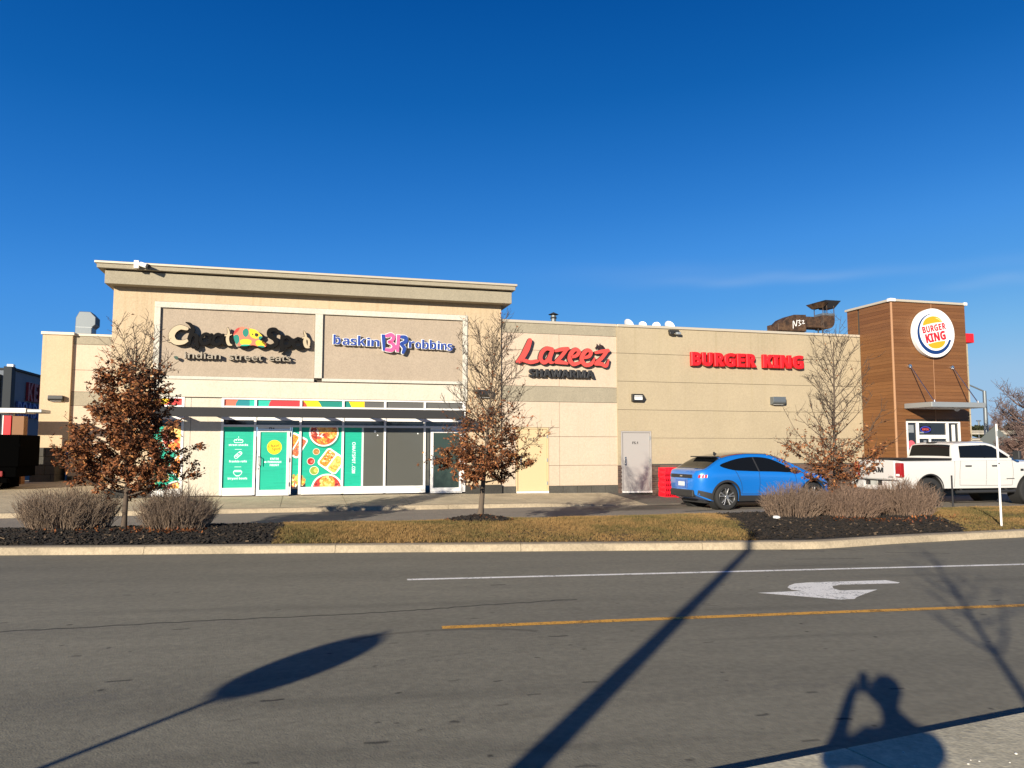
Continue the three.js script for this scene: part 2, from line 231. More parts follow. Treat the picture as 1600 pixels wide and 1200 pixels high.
  line('lane_marking', [[-1.39, -10.35], [2.86, -10.98], [7.67, -11.7], [16, -13], [32, -16]], 0.11, wm);
  line('centre_marking', [[-0.68, -7.63], [2.1, -8.11], [5.68, -8.69], [14, -10], [32, -13.2]], 0.115, ym);
  const ar = struct('arrow_marking', V(0, 0, 0), RA);
  sheet([[4.39, -8.84], [4.98, -8.87], [4.9, -8.97], [4.93, -9.12], [5.02, -9.24], [5.16, -9.36], [5.38, -9.41], [6.48, -9.41], [6.55, -9.22], [6.49, -9.17], [5.7, -9.19], [5.54, -9.12], [5.46, -8.97], [5.46, -8.83], [5.95, -8.81], [5.77, -8.68], [5.42, -8.42], [5.32, -8.31], [5.14, -8.3]], 0.004, wm, ar, 'paint');
  // driveway between island and building
  const dw = sumNoise([1024, 512], [[12, 14, 0.4], [40, 40, 0.25], [300, 200, 0.35], [512, 256, 0.4]], 71), pd = (u, d) => [(u + 14) / 36 * 1024, (28 - d) / 12 * 512 * -1 + 512];
  const driveMap = paint(1024, 512, (i) => 0.50 + dw[i] * 0.05, (x) => {
    const blot = (u, d, w, h, a) => { for (let k = 0; k < 18; k++) { const [p, q] = pd(u + (r2() - 0.5) * w, d + (r2() - 0.5) * h), gr = x.createRadialGradient(p, q, 0, p, q, 12 + r2() * 16); gr.addColorStop(0, `rgba(22,20,18,${a})`); gr.addColorStop(1, 'rgba(22,20,18,0)'); x.fillStyle = gr; x.fillRect(p - 40, q - 40, 80, 80); } };
    blot(11.2, 21.3, 3.6, 0.9, 0.34); blot(12.8, 22.6, 2.6, 2.0, 0.3); blot(9.2, 20.6, 2.4, 0.8, 0.22);
    x.strokeStyle = 'rgba(18,17,16,0.85)'; x.lineWidth = 5; for (const l of [[[9.2, 21.2], [11.4, 21.7], [12.4, 21.2], [14.2, 21.3]], [[11.8, 24], [12.2, 22.6], [12.8, 21.3]], [[10.1, 19.3], [12, 19.8], [15, 19.9]], [[12.9, 23.2], [15, 22.9]]]) { x.beginPath(); l.forEach((p, i) => x[i ? 'lineTo' : 'moveTo'](...pd(...p))); x.stroke(); }
  });
  driveMap.wrapS = driveMap.wrapT = THREE.MirroredRepeatWrapping;
  const dr = struct('driveway', FP(0, 0, 0), FA);
  const dg = new THREE.PlaneGeometry(130, 60).rotateX(-Math.PI / 2).translate(20, 0.004, D0 - 46.5), duv = dg.attributes.uv, dp = dg.attributes.position;
  for (let i = 0; i < duv.count; i++) duv.setXY(i, (dp.getX(i) + 14) / 36, 1 - ((28 - (D0 - dp.getZ(i))) / 12 * -1 + 1));
  const ab2 = aspBump.clone(); ab2.repeat.set(36 / 1.7, 12 / 1.7);
  mesh('asphalt', dg, std(lin(1.0, 0.93, 0.83), 0.9, { map: driveMap, bumpMap: ab2, bumpScale: 0.006 }), dr);
}
// kerbs: cast sections with a sawn joint between them
function kerb(name, pts, side, width, hFun, secLen, mat, seed, off = 0, sharp = 1) {
  const k = struct(name), c = new THREE.CatmullRomCurve3(pts.map(([x, z]) => V(x, 0, z)), false, 'centripetal'), len = c.getLength(), n = Math.round(len / secLen), r = rngOf(seed);
  for (let s = 0; s < n; s++) {
    const rows = [], a = s / n + 0.004 / len, b = (s + 1) / n - 0.004 / len, dy = (r() - 0.5) * 0.006, m = 6;
    for (let i = 0; i <= m; i++) {
      const t = lerp(a, b, i / m), p = c.getPointAt(t), d = c.getTangentAt(t), nx = d.z * side, nz = -d.x * side, h = hFun(p) + dy;
      rows.push([[0, -0.05], [0.0, 0.004], [0.03 * sharp, h * 0.72], [0.045 * sharp, h * 0.9], [0.07 * sharp, h * 0.985], [0.1 * sharp, h], [width, h + 0.004], [width, -0.05]].map(([e, y]) => [p.x + nx * (e + off), y, p.z + nz * (e + off)]));
    }
    const t = []; const q = (A, B, C, D) => t.push(...A, ...B, ...C, ...A, ...C, ...D);
    for (let i = 0; i < m; i++) for (let j = 0; j + 1 < rows[0].length; j++) side > 0 ? q(rows[i][j], rows[i + 1][j], rows[i + 1][j + 1], rows[i][j + 1]) : q(rows[i + 1][j], rows[i][j], rows[i][j + 1], rows[i + 1][j + 1]);
    for (const row of [rows[0], rows[m]]) for (let j = 1; j + 1 < row.length; j++) t.push(...row[0], ...row[j], ...row[j + 1]);
    const g = new THREE.BufferGeometry(); g.setAttribute('position', new THREE.Float32BufferAttribute(t, 3)); g.computeVertexNormals();
    mesh('kerb_section', planarUV(g), mat, k);
  }
  return k;
}
const FK = [[-34, -12.2], [-20, -12.35], [-8.31, -12.68], [-5.75, -12.8], [-3.19, -12.97], [0, -13.15], [3.27, -13.34], [4.28, -13.4], [5.2, -13.45], [6.0, -13.75], [6.8, -14.12], [8.49, -14.72], [10.05, -15.24], [14, -16.5], [24, -19.6]];
kerb('island_kerb', FK, 1, 0.21, () => 0.125, 3.05, M.kerb, 3);
const fkz = curve(FK.map(([x, z]) => [x, z - 0.2]));           // inner edge of the front kerb
const backD = 16.9, bkz = (X) => -(backD + SA * X) / CA;       // back edge of the island, parallel to the building
kerb('drive_kerb', [FP(-30, 0, D0 - 17.08), FP(-10, 0, D0 - 17.08), FP(10, 0, D0 - 17.08), FP(26, 0, D0 - 17.08)].map((p) => [p.x, p.z]), -1, 0.17, () => 0.10, 3.05, M.kerb, 4);
const hN = (x, z, f, s) => { const X = x * f, Z = z * f, i = Math.floor(X), j = Math.floor(Z), h = (a, b) => { const q = Math.sin(a * 127.1 + b * 311.7 + s * 17.3) * 43758.5453; return q - Math.floor(q); }, t = X - i, u = Z - j, st = t * t * (3 - 2 * t), su = u * u * (3 - 2 * u); return lerp(lerp(h(i, j), h(i + 1, j), st), lerp(h(i, j + 1), h(i + 1, j + 1), st), su) - 0.5; };
const islandH = (X, Z) => { const t = clamp((Z - fkz(X)) / (bkz(X) - fkz(X)), 0, 1), m = Math.exp(-((X + 0.66) ** 2 + (Z + 16.0) ** 2) / 0.28) * 0.1; return 0.122 + 0.13 * Math.sin(Math.PI * t) ** 0.8 + 0.03 * hN(X, Z, 0.8, 2) * Math.sin(Math.PI * t) + m; };
function islandPatch(name, xf0, xf1, xb0, xb1, mat, rough, lift) {
  const ns = Math.ceil((xf1 - xf0) * 9), nt = 40, pos = [], idx = [], uv = [];
  const P = (s, t) => { const xf = lerp(xf0, xf1, s), xb = lerp(xb0, xb1, s), X = lerp(xf, xb, t), Z = lerp(fkz(xf), bkz(xb) + 0.0, t); return [X, Z]; };
  for (let j = 0; j <= nt; j++) for (let i = 0; i <= ns; i++) { const [X, Z] = P(i / ns, j / nt), e = Math.min(1, j / 3, (nt - j) / 3); pos.push(X, islandH(X, Z) + lift + e * rough * (hN(X, Z, 9, 5) + hN(X, Z, 21, 6) * 0.7), Z); uv.push(X, Z); }
  for (let j = 0; j < nt; j++) for (let i = 0; i < ns; i++) { const a = j * (ns + 1) + i; idx.push(a, a + 1, a + ns + 2, a, a + ns + 2, a + ns + 1); }
  const g = new THREE.BufferGeometry(); g.setAttribute('position', new THREE.Float32BufferAttribute(pos, 3)); g.setAttribute('uv', new THREE.Float32BufferAttribute(uv, 2)); g.setIndex(idx); g.computeVertexNormals();
  const s = struct(name); mesh('surface', g, mat, s); return P;
}
const mulchM = std(lin(0.016, 0.012, 0.009), 0.98, { map: concMap }), soilM = std(lin(0.13, 0.08, 0.033), 0.98, { map: concMap });
const pL = islandPatch('mulch_bed', -22, -4.05, -22, -4.75, mulchM, 0.045, 0), pG = islandPatch('grass_verge', -4.05, 4.3, -4.75, 5.0, soilM, 0.015, 0), pR = islandPatch('mulch_bed', 4.3, 8.75, 5.0, 9.9, mulchM, 0.045, 0), pG2 = islandPatch('grass_verge', 8.75, 22, 9.9, 22, soilM, 0.015, 0);
{
  // bark chips and grass: nobody could count them
  rnd = rngOf(91);
  const chip = new THREE.BoxGeometry(0.075, 0.014, 0.026), chips = new THREE.InstancedMesh(chip, std(lin(1, 1, 1), 0.95), 26000), m4 = new THREE.Matrix4(), q = new THREE.Quaternion(), e = new THREE.Euler(), col = new THREE.Color();
  for (let i = 0; i < 26000; i++) {
    let X, Z; const k = rnd(); if (k < 0.52) [X, Z] = pL(lerp(0.55, 1.004, rnd()), lerp(0.02, 0.98, rnd())); else if (k < 0.95) [X, Z] = pR(lerp(-0.02, 1.03, rnd()), lerp(0.02, 0.98, rnd())); else { const a = rnd() * 6.283, d = 0.62 * Math.sqrt(rnd()); X = -0.66 + Math.cos(a) * d; Z = -16 + Math.sin(a) * d * 1.2; }
    e.set(rr(-0.5, 0.5), rnd() * 6.28, rr(-0.5, 0.5)); q.setFromEuler(e); const s = rr(0.5, 1.3); m4.compose(V(X, islandH(X, Z) + rr(0.0, 0.03), Z), q, V(s, s, s)); chips.setMatrixAt(i, m4);
    const t = rnd(); t < 0.03 ? col.setRGB(0.13, 0.09, 0.055) : col.setRGB(lerp(0.005, 0.026, t * t), lerp(0.004, 0.017, t * t), lerp(0.003, 0.0105, t * t)); chips.setColorAt(i, col);
  }
  chips.name = 'mulch_chips'; chips.castShadow = chips.receiveShadow = true; scene.add(chips); tag(chips, 'dark shredded bark chips covering the planting beds of the island', 'mulch', null, 'stuff');
  const tuft = new THREE.BufferGeometry(), tp = []; const tr = rngOf(8);
  for (let i = 0; i < 5; i++) { const a = tr() * 6.28, w = 0.006, bxx = Math.cos(a), bz = Math.sin(a), ox = (tr() - 0.5) * 0.05, oz = (tr() - 0.5) * 0.05, le = (tr() - 0.5) * 0.09, lf = (tr() - 0.5) * 0.09; tp.push(ox - bxx * w, 0, oz - bz * w, ox + bxx * w, 0, oz + bz * w, ox + le, 0.032 + tr() * 0.028, oz + lf); }
  tuft.setAttribute('position', new THREE.Float32BufferAttribute(tp, 3)); tuft.computeVertexNormals();
  const NG = 60000, grass = new THREE.InstancedMesh(tuft, std(lin(1, 1, 1), 0.9), NG);
  for (let i = 0; i < NG; i++) {
    let X, Z; do { [X, Z] = rnd() < 0.7 ? pG(rnd(), Math.pow(rnd(), 0.9) * 0.985 + 0.01) : pG2(rnd() * 0.45, rnd() * 0.98 + 0.01); } while (Math.hypot(X + 0.66, (Z + 16) / 1.2) < 0.6 + hN(X, Z, 5, 3) * 0.2);
    q.setFromAxisAngle(V(0, 1, 0), rnd() * 6.28); const s = rr(0.45, 1.2) * (1 + hN(X, Z, 1.5, 9) * 0.9); m4.compose(V(X, islandH(X, Z) - 0.004, Z), q, V(1.1, s, 1.1)); grass.setMatrixAt(i, m4);
    const g = clamp(0.42 + hN(X, Z, 1.1, 4) * 1.1 + hN(X, Z, 4.3, 8) * 0.5 + rr(-0.35, 0.35), 0, 1); col.setRGB(lerp(0.26, 0.085, g), lerp(0.155, 0.075, g), lerp(0.054, 0.02, g)); grass.setColorAt(i, col);
  }
  grass.name = 'dormant_grass'; grass.castShadow = grass.receiveShadow = true; scene.add(grass); tag(grass, 'dry winter grass, straw brown with green patches, on the island', 'grass', null, 'stuff');
}
// concrete walkway along the shop front and the apron left of it
const hk = curve([[-60, 0.13], [4, 0.13], [6.5, 0.12], [9, 0.035], [12, 0.015], [30, 0.015]]), hw = curve([[-60, 0.42], [-12, 0.36], [-5.6, 0.29], [6, 0.24], [10.6, 0.21], [11.8, 0.195], [12.3, 0.05], [30, 0.03]]);
const walkH = (u, D) => (D < 25 ? lerp(hk(u), hw(u), clamp((D - 22.05) / 2.95, 0, 1)) : lerp(hw(u), 0.46, clamp((D - 25) / 8.5, 0, 1)));
{
  const w = struct('walkway', FP(0, 0, 0), FA), slab = (u0, u1, d0, d1) => { const g = 0.006, P = [[u0 + g, d0 + g], [u1 - g, d0 + g], [u1 - g, d1 - g], [u0 + g, d1 - g]], top = P.map(([u, d]) => [u, walkH((u0 + u1) / 2 + (u - (u0 + u1) / 2), d), D0 - d]), bot = top.map(([a, , c]) => [a, -0.05, c]), t = []; const q = (A, B, C, D) => t.push(...A, ...B, ...C, ...A, ...C, ...D); q(top[0], top[1], top[2], top[3]); for (let i = 0; i < 4; i++) { const j = (i + 1) % 4; q(bot[i], bot[j], top[j], top[i]); } const ge = new THREE.BufferGeometry(); ge.setAttribute('position', new THREE.Float32BufferAttribute(t, 3)); ge.computeVertexNormals(); return planarUV(ge); };
  mesh('asphalt_patch', slab(10.2, 12.35, 21.95, 25.6), std(lin(0.15, 0.135, 0.115), 0.92, { map: concMap, bumpMap: aspBump, bumpScale: 0.004 }), w, 'dark patched asphalt ramp in front of the grey door');
  for (let u = -6; u < 10; u += 1.8) { mesh('slab', slab(u, u + 1.8, 22.06, 23.7), M.walk, w); mesh('slab', slab(u, u + 1.8, 23.7, 25.9), M.walk, w); }
  for (let u = -24; u < -6; u += 3) { mesh('slab', slab(u, u + 3, 22.06, 25), M.walk, w); mesh('slab', slab(u, u + 3, 25, 28), M.walk, w); mesh('slab', slab(u, u + 3, 28, 31), M.walk, w); mesh('slab', slab(u, u + 3, 31, 34.6), M.walk, w); }
  mesh('slab', slab(-6, -4.5, 25.9, 29.5), M.walk, w); mesh('slab', slab(-6, -4.5, 29.5, 34.6), M.walk, w);
}
kerb('walkway_kerb', [FP(-30, 0, D0 - 21.84), FP(-10, 0, D0 - 21.84), FP(3, 0, D0 - 21.84), FP(10.2, 0, D0 - 21.84)].map((p) => [p.x, p.z]), 1, 0.21, (p) => hk(p.x * CA - p.z * SA), 3.05, M.kerb, 5);
{
  // near pavement under the photographer
  const NK = [[-30, 1.4], [-14, -0.4], [-6, -1.75], [-2.5, -2.75], [0, -3.52], [1.16, -4.0], [2.16, -4.44], [3.16, -4.86], [6, -6.0], [14, -8.6]];
  kerb('near_kerb', NK, -1, 0.155, () => 0.131, 3.05, conc(lin(0.70, 0.63, 0.45)), 6, 0, 0.22);
  const a = Math.atan2(0.42, 1), sw = struct('pavement', V(1.27, 0, -4.058), a), m = conc(lin(0.64, 0.58, 0.42));
  for (let i = -6; i < 8; i++) for (let j = 0; j < 4; j++) { const x0 = 0.55 + (i - 1) * 1.55, z0 = 0.012 + j * 1.55; mesh('slab', rbx(x0 + 0.005, x0 + 1.545, -0.05, 0.145 - ((i * 7 + j * 3 + 60) % 3) * 0.001, z0 + 0.005, z0 + 1.545, 0.008), m, sw); }
}

// ------------------------------------------------------------------ building of the three shops
const shop = thing('shop_building', 'cream stucco shop building with deep cornice, framed sign panels and glazed shop front', 'building', FP(0, 0, 0), FA);
const sub = (name, parent, label) => { const g = new THREE.Group(); g.name = name; parent.add(g); if (label) g.userData.label = label; return g; };
const digits = (str, x, y, h, z) => fitText(str, x, x + h * 0.62 * str.length, y, h, 0.006).map((g) => g.translate(0, 0, z));
{
  const b = shop;
  // main block: piers, band above, return walls
  mesh('wall', [bx(-5.6, -4.45, 0.2, 6.57, -9.5, 0)], M.cream, b);
  mesh('wall', [bx(5.2, 6.36, 0.42, 6.57, -8, 0)], M.cream, b);
  mesh('wall', [bx(-4.45, 5.2, 6.18, 6.57, -1, 0)], M.cream, b);
  mesh('wall', [bx(-4.45, 5.2, 3.25, 6.18, -1, -0.09)], M.backing, b);
  mesh('roof', [bx(-5.6, 6.36, 6.6, 6.75, -9.5, -0.2)], M.backing, b);
  for (const [a, c] of [[-5.64, -4.42], [5.17, 6.4]]) mesh('plinth', [rbx(a, c, 0.18, 0.52, -0.5, 0.04, 0.012)], M.stoneDark, b);
  const cor = sub('cornice', b);
  mesh('lower_fascia', [rbx(-5.77, 6.63, 6.57, 6.96, -9.6, 0.4, 0.012)], M.taupe, cor);
  mesh('groove', [bx(-5.74, 6.6, 6.96, 7.0, -9.6, 0.385)], M.backing, cor);
  mesh('upper_fascia', [rbx(-5.96, 6.72, 7.0, 7.13, -9.7, 0.55, 0.012)], M.taupe, cor);
  mesh('cap_flashing', [rbx(-6.02, 6.78, 7.13, 7.205, -9.76, 0.6, 0.02)], M.flash, cor);
  // frame and sign panels
  mesh('sign_panel', bx(-4.27, 0.25, 3.93, 5.98, -0.09, -0.045), M.signPanel, b);
  mesh('sign_panel', bx(0.51, 5.03, 3.95, 5.97, -0.09, -0.045), M.signPanel, b);
  for (const q of [[-4.45, 5.2, 5.99, 6.17], [-4.45, -4.28, 3.3, 5.99], [0.26, 0.5, 3.94, 5.99], [5.04, 5.2, 3.3, 5.99], [-4.28, 0.26, 3.82, 3.92], [0.5, 5.04, 3.84, 3.94]]) mesh('frame_moulding', rbx(...q, -0.09, 0.035, 0.012), M.trim, b);
  mesh('frieze_panel', bx(-4.28, 5.04, 3.29, 3.81, -0.09, 0.0), M.bone, b);
  // shop front framing
  for (const [p, q] of [[-3.52, -3.345], [-3.335, -2.45]]) mesh('white_panel', bx(p, q, 0.3, 3.26, -0.4, -0.05), M.bone, b);
  const col = [-4.42, -3.56, -2.43, -1.475, -0.12, 1.185, 2.51, 3.8, 5.1];
  for (const u of col.slice(2, 8)) mesh('mullion', [rbx(u - 0.035, u + 0.035, 0.3, 3.28, -0.14, -0.03, 0.006)], M.alu, b);
  for (const [p, q] of [[-4.45, -4.39], [-3.6, -3.525], [5.06, 5.16]]) mesh('mullion', rbx(p, q, 0.3, 3.28, -0.14, -0.03, 0.006), M.alu, b);
  mesh('transom', [bx(-2.40, 5.06, 2.39, 2.455, -0.135, -0.034), bx(-2.40, 5.06, 3.235, 3.285, -0.135, -0.034), bx(-4.39, -3.6, 3.235, 3.285, -0.135, -0.034), bx(-2.40, 5.06, 2.985, 3.035, -0.135, -0.034), bx(-4.39, -3.6, 2.985, 3.035, -0.135, -0.034)], M.alu, b);
  mesh('spandrel', [bx(-2.40, 5.06, 2.6, 2.985, -0.12, -0.06), bx(-4.39, -3.6, 2.6, 2.985, -0.12, -0.06)], M.white, b);
  mesh('transom_glass', [bx(-2.40, 5.06, 2.455, 2.6, -0.12, -0.1), bx(-4.39, -3.6, 2.455, 2.6, -0.12, -0.1)], M.glassDark, b);
  for (const [a, c] of [[-4.39, -3.6], [-2.395, -1.51], [-0.085, 1.15], [1.22, 2.475], [2.545, 3.765]]) mesh('sill_panel', [rbx(a, c, 0.29, 0.47, -0.13, -0.045, 0.008), rbx(a, c, 0.475, 0.525, -0.13, -0.02, 0.008)], M.alu, b);
  // printed window films: flat print on the panes
  const teal = (x, w, h, seed) => { const r = rngOf(seed); x.fillStyle = '#0aa688'; x.fillRect(0, 0, w, h); for (let i = 0; i < 260; i++) { x.fillStyle = r() < 0.5 ? `rgba(0,120,100,${r() * 0.16})` : `rgba(40,200,165,${r() * 0.16})`; x.fillRect(r() * w - w * 0.2, r() * h, w * (0.2 + r() * 0.6), 1 + r() * h * 0.012); } };
  const blob = (x, cx, cy, rx, ry, cols, n, seed, rot = 0) => { const r = rngOf(seed); x.save(); x.translate(cx, cy); x.rotate(rot); x.beginPath(); x.ellipse(0, 0, rx, ry, 0, 0, 6.3); x.clip(); for (let i = 0; i < n; i++) { x.fillStyle = cols[Math.floor(r() * cols.length)]; x.beginPath(); const s = Math.min(rx, ry) * (0.08 + r() * 0.16); x.ellipse((r() * 2 - 1) * rx, (r() * 2 - 1) * ry, s * (0.6 + r()), s, r() * 3, 0, 6.3); x.fill(); } x.restore(); };
  const bowl = (x, cx, cy, R0, cols, seed) => { x.fillStyle = 'rgba(0,60,50,0.45)'; x.beginPath(); x.arc(cx + R0 * 0.06, cy + R0 * 0.1, R0 * 1.03, 0, 6.3); x.fill(); x.fillStyle = '#f6efe2'; x.beginPath(); x.arc(cx, cy, R0, 0, 6.3); x.fill(); x.fillStyle = cols[0]; x.beginPath(); x.arc(cx, cy, R0 * 0.9, 0, 6.3); x.fill(); cols.slice(1).forEach((c, i) => { const a = i / (cols.length - 1) * 6.28; blob(x, cx + Math.cos(a) * R0 * 0.4, cy + Math.sin(a) * R0 * 0.4, R0 * 0.5, R0 * 0.48, Array.isArray(c) ? c : [c], 90, seed + i); }); };
  const tray = (x, cx, cy, w, h, rot, a, c, seed) => { x.save(); x.translate(cx, cy); x.rotate(rot); x.fillStyle = 'rgba(0,60,50,0.45)'; x.beginPath(); x.roundRect(-w / 2 + 5, -h / 2 + 9, w, h, w * 0.16); x.fill(); x.fillStyle = '#f4eee4'; x.beginPath(); x.roundRect(-w / 2, -h / 2, w, h, w * 0.16); x.fill(); x.restore(); for (const [k, cols] of [[-1, a], [1, c]]) { const dx = k * w * 0.235, X = cx + Math.cos(rot) * dx, Y = cy + Math.sin(rot) * dx; x.save(); x.translate(X, Y); x.rotate(rot); x.fillStyle = cols[0]; x.beginPath(); x.roundRect(-w * 0.2, -h * 0.42, w * 0.4, h * 0.84, w * 0.1); x.clip(); x.fillRect(-w, -h, 2 * w, 2 * h); x.restore(); blob(x, X, Y, w * 0.2, h * 0.4, cols, 70, seed + k, rot); } };
  const fit = (t, u0, u1, v0, v1, U0, U1, V0, V1) => { const g = new THREE.PlaneGeometry(u1 - u0, v1 - v0).translate((u0 + u1) / 2, (v0 + v1) / 2, 0), p = g.attributes.position; for (let i = 0; i < p.count; i++) g.attributes.uv.setXY(i, (p.getX(i) - U0) / (U1 - U0), (p.getY(i) - V0) / (V1 - V0)); return g; };
  const film = (tex) => phys(lin(0.95, 0.95, 0.95), 0.45, { map: tex });
  const brush = (x, str, cx, cy, size, style = 'bold') => { x.font = `${style} ${size}px sans-serif`; x.textAlign = 'center'; x.textBaseline = 'middle'; x.fillText(str, cx, cy); };
  const menu = canvasTex(360, 760, (x, w, h) => {
    teal(x, w, h, 2); x.fillStyle = x.strokeStyle = '#f3fff8'; x.lineWidth = 6; x.lineCap = 'round';
    x.save(); x.translate(180, 175); x.beginPath(); x.moveTo(-55, 0); x.lineTo(-45, 22); x.lineTo(45, 22); x.lineTo(55, 0); x.stroke(); for (const [a, s] of [[-36, 16], [-12, 24], [14, 22], [38, 15]]) { x.beginPath(); x.arc(a, -4, s * 0.8, Math.PI, 0); x.stroke(); } x.beginPath(); x.moveTo(0, -40); x.lineTo(0, -52); x.stroke(); x.restore(); brush(x, 'street snacks', 180, 226, 36);
    x.fillRect(140, 280, 80, 4);
    x.save(); x.translate(180, 352); x.rotate(-0.75); x.beginPath(); x.roundRect(-52, -20, 104, 40, 18); x.stroke(); x.beginPath(); x.ellipse(40, 0, 9, 18, 0, 0, 6.3); x.stroke(); for (const a of [-34, -18, -2]) { x.beginPath(); x.moveTo(a, -14); x.lineTo(a + 12, 14); x.stroke(); } x.restore(); brush(x, 'frankie rolls', 180, 432, 36);
    x.fillRect(140, 498, 80, 4);
    x.save(); x.translate(180, 570); x.beginPath(); x.arc(0, -10, 50, 0, Math.PI); x.closePath(); x.stroke(); x.fillRect(-22, 38, 44, 8); for (const a of [-30, -10, 10, 30]) { x.beginPath(); x.arc(a, -16, 12, Math.PI, 0); x.stroke(); } x.restore(); brush(x, 'biryani bowls', 180, 644, 36);
  });
  const doorArt = canvasTex(330, 740, (x, w, h) => {
    teal(x, w, h, 5); x.fillStyle = '#f4cf1c'; x.beginPath(); x.ellipse(175, 195, 92, 92, 0, 0, 6.3); x.fill(); x.save(); x.translate(175, 195); x.rotate(-0.12); x.fillStyle = '#3c4a16'; x.font = 'italic bold 50px serif'; x.textAlign = 'center'; x.fillText('Chaat', -10, -2); x.fillText('Spot', 14, 40); x.restore();
    x.fillStyle = '#f3fff8'; brush(x, 'ENTER', 180, 345, 36); brush(x, 'THROUGH', 180, 385, 36); brush(x, 'FRONT', 180, 425, 36); x.fillRect(60, 382, 34, 6); x.beginPath(); x.moveTo(50, 385); x.lineTo(70, 370); x.lineTo(70, 400); x.fill();
  });
  const O = ['#e98b2c', '#d8602a', '#f2b14a', '#c8431f'], G = ['#f0b85a', '#e7a043', '#f6cf7e', '#d98c35'], Rd = ['#b53a2c', '#8e2a22', '#d8785e', '#e7b1a0'], Pk = ['#d4584e', '#b4332f', '#e98a7a', '#7c2424'], Mx = ['#e6d45a', '#c9502f', '#8ab04c', '#f0e6c4', '#e58a3a'];
  const food = canvasTex(760, 1000, (x, w, h) => {
    teal(x, w, h, 9);
    tray(x, 70, 350, 260, 330, 0.5, O, ['#c9643a', '#8f3a2c', '#e0aa7a', '#55506a'], 21); bowl(x, 480, 150, 215, ['#c24e2c', G, O, ['#c24a3a', '#f1d9cc', '#8e2a22'], ['#e9a24a', '#f3c879']], 31);
    bowl(x, 375, 445, 50, ['#a9793a', ['#7a4a20', '#c79a55']], 41); bowl(x, 300, 590, 56, ['#a5231f', Rd], 44); bowl(x, 350, 730, 66, ['#8aa03a', ['#dfc23c', '#6f8a2c', '#e6d98a']], 47);
    tray(x, 600, 590, 330, 300, 0.62, O.concat(['#f3dcb8', '#6f8a3c']), G, 51); bowl(x, 540, 1010, 230, ['#b0362c', Pk, Mx, Pk, G], 61);
    x.save(); x.translate(100, 860); x.fillStyle = '#2f2a2c'; x.fillRect(-130, 60, 260, 160); x.restore(); blob(x, 100, 880, 130, 100, Mx, 120, 71);
  });
  const url = canvasTex(220, 760, (x, w, h) => { teal(x, w, h, 13); x.save(); x.translate(122, 390); x.rotate(Math.PI / 2); x.fillStyle = '#f3fff8'; x.font = 'bold 52px monospace'; x.textAlign = 'center'; x.textBaseline = 'middle'; x.fillText('CHAATSPOT.COM', 0, 0, 470); x.restore(); });
  const bands = (spec) => canvasTex(300, 70, (x, w, h) => { x.fillStyle = spec[0]; x.fillRect(0, 0, w, h); for (const [c, a, k, d] of spec.slice(1)) { x.fillStyle = c; x.beginPath(); x.moveTo(a * w, 0); x.lineTo(w, 0); x.lineTo(w, h); x.lineTo(k * w, h); x.quadraticCurveTo(d * w, h / 2, a * w, 0); x.fill(); } });
  const cl = [['#e86a52', ['#0e7d84', 0.46, 0.36, 0.36], ['#22b39b', 0.83, 0.83, 0.83]], ['#22b39b', ['#c9353a', 0.33, 0.27, 0.27]], ['#d0452f', ['#f2cf1d', 0.0, 0.12, 0.12], ['#147f70', 0.38, 0.48, 0.46]], ['#147f70', ['#f2cf1d', 0.1, 0.18, 0.15], ['#5b5a57', 0.5, 0.5, 0.5]], ['#5b5a57'], ['#5b5a57']];
  for (let i = 0; i < 6; i++) { const a = col[2 + i] + 0.035, c = col[3 + i] - 0.035 + (i === 5 ? -0.01 : 0); mesh('clerestory_pane', fit(0, a, c, 3.035, 3.235, a, c, 3.035, 3.235).translate(0, 0, -0.085), film(bands(cl[i])), b); }
  mesh('clerestory_pane', fit(0, -4.39, -3.6, 3.035, 3.235, -4.39, -3.6, 3.035, 3.235).translate(0, 0, -0.085), film(bands(['#f2cf1d', ['#d23b36', 0.5, 0.35, 0.6]])), b);
  const wp = (label, g, m) => mesh('window_pane', g.translate(0, 0, -0.085), m, b, label);
  wp('green film with three white menu icons', fit(0, -2.395, -1.51, 0.525, 2.39, -2.395, -1.51, 0.525, 2.39), film(menu));
  const ff = film(food); wp('film printed with bowls of food', fit(0, -0.085, 1.15, 0.525, 2.39, -0.42, 1.19, 0.47, 2.55), ff); wp('narrow strip of the food film', fit(0, -0.36, -0.155, 0.47, 2.39, -0.42, 1.19, 0.47, 2.55), ff);
  wp('film printed with food behind the bushy tree', fit(0, -4.39, -3.6, 0.525, 2.39, -4.6, -3.3, 0.3, 2.39), ff);
  wp('green film with a web address', fit(0, 1.22, 1.78, 0.525, 2.39, 1.22, 1.78, 0.525, 2.39), film(url));
  mesh('film_edge', bx(1.78, 1.84, 0.525, 2.39, -0.1, -0.082), std(lin(0.6, 0.66, 0.62), 0.5), b);
  wp('plain grey film', fit(0, 1.84, 2.475, 0.525, 2.39, 0, 1, 0, 1), M.filmGrey); wp('plain grey film', fit(0, 2.545, 3.765, 0.525, 2.39, 0, 1, 0, 1), M.filmGrey);
  mesh('sidelight', [bx(3.835, 3.97, 0.525, 2.39, -0.1, -0.085)], M.filmGrey, b);
  for (const [r, p, q] of [[0.035, 2.2, 2.27], [0.022, 2.28, 2.15], [0.022, 3.58, 2.21]]) mesh('sticker', new THREE.CircleGeometry(r, 12).translate(p, q, -0.079), M.letterWhite, b);
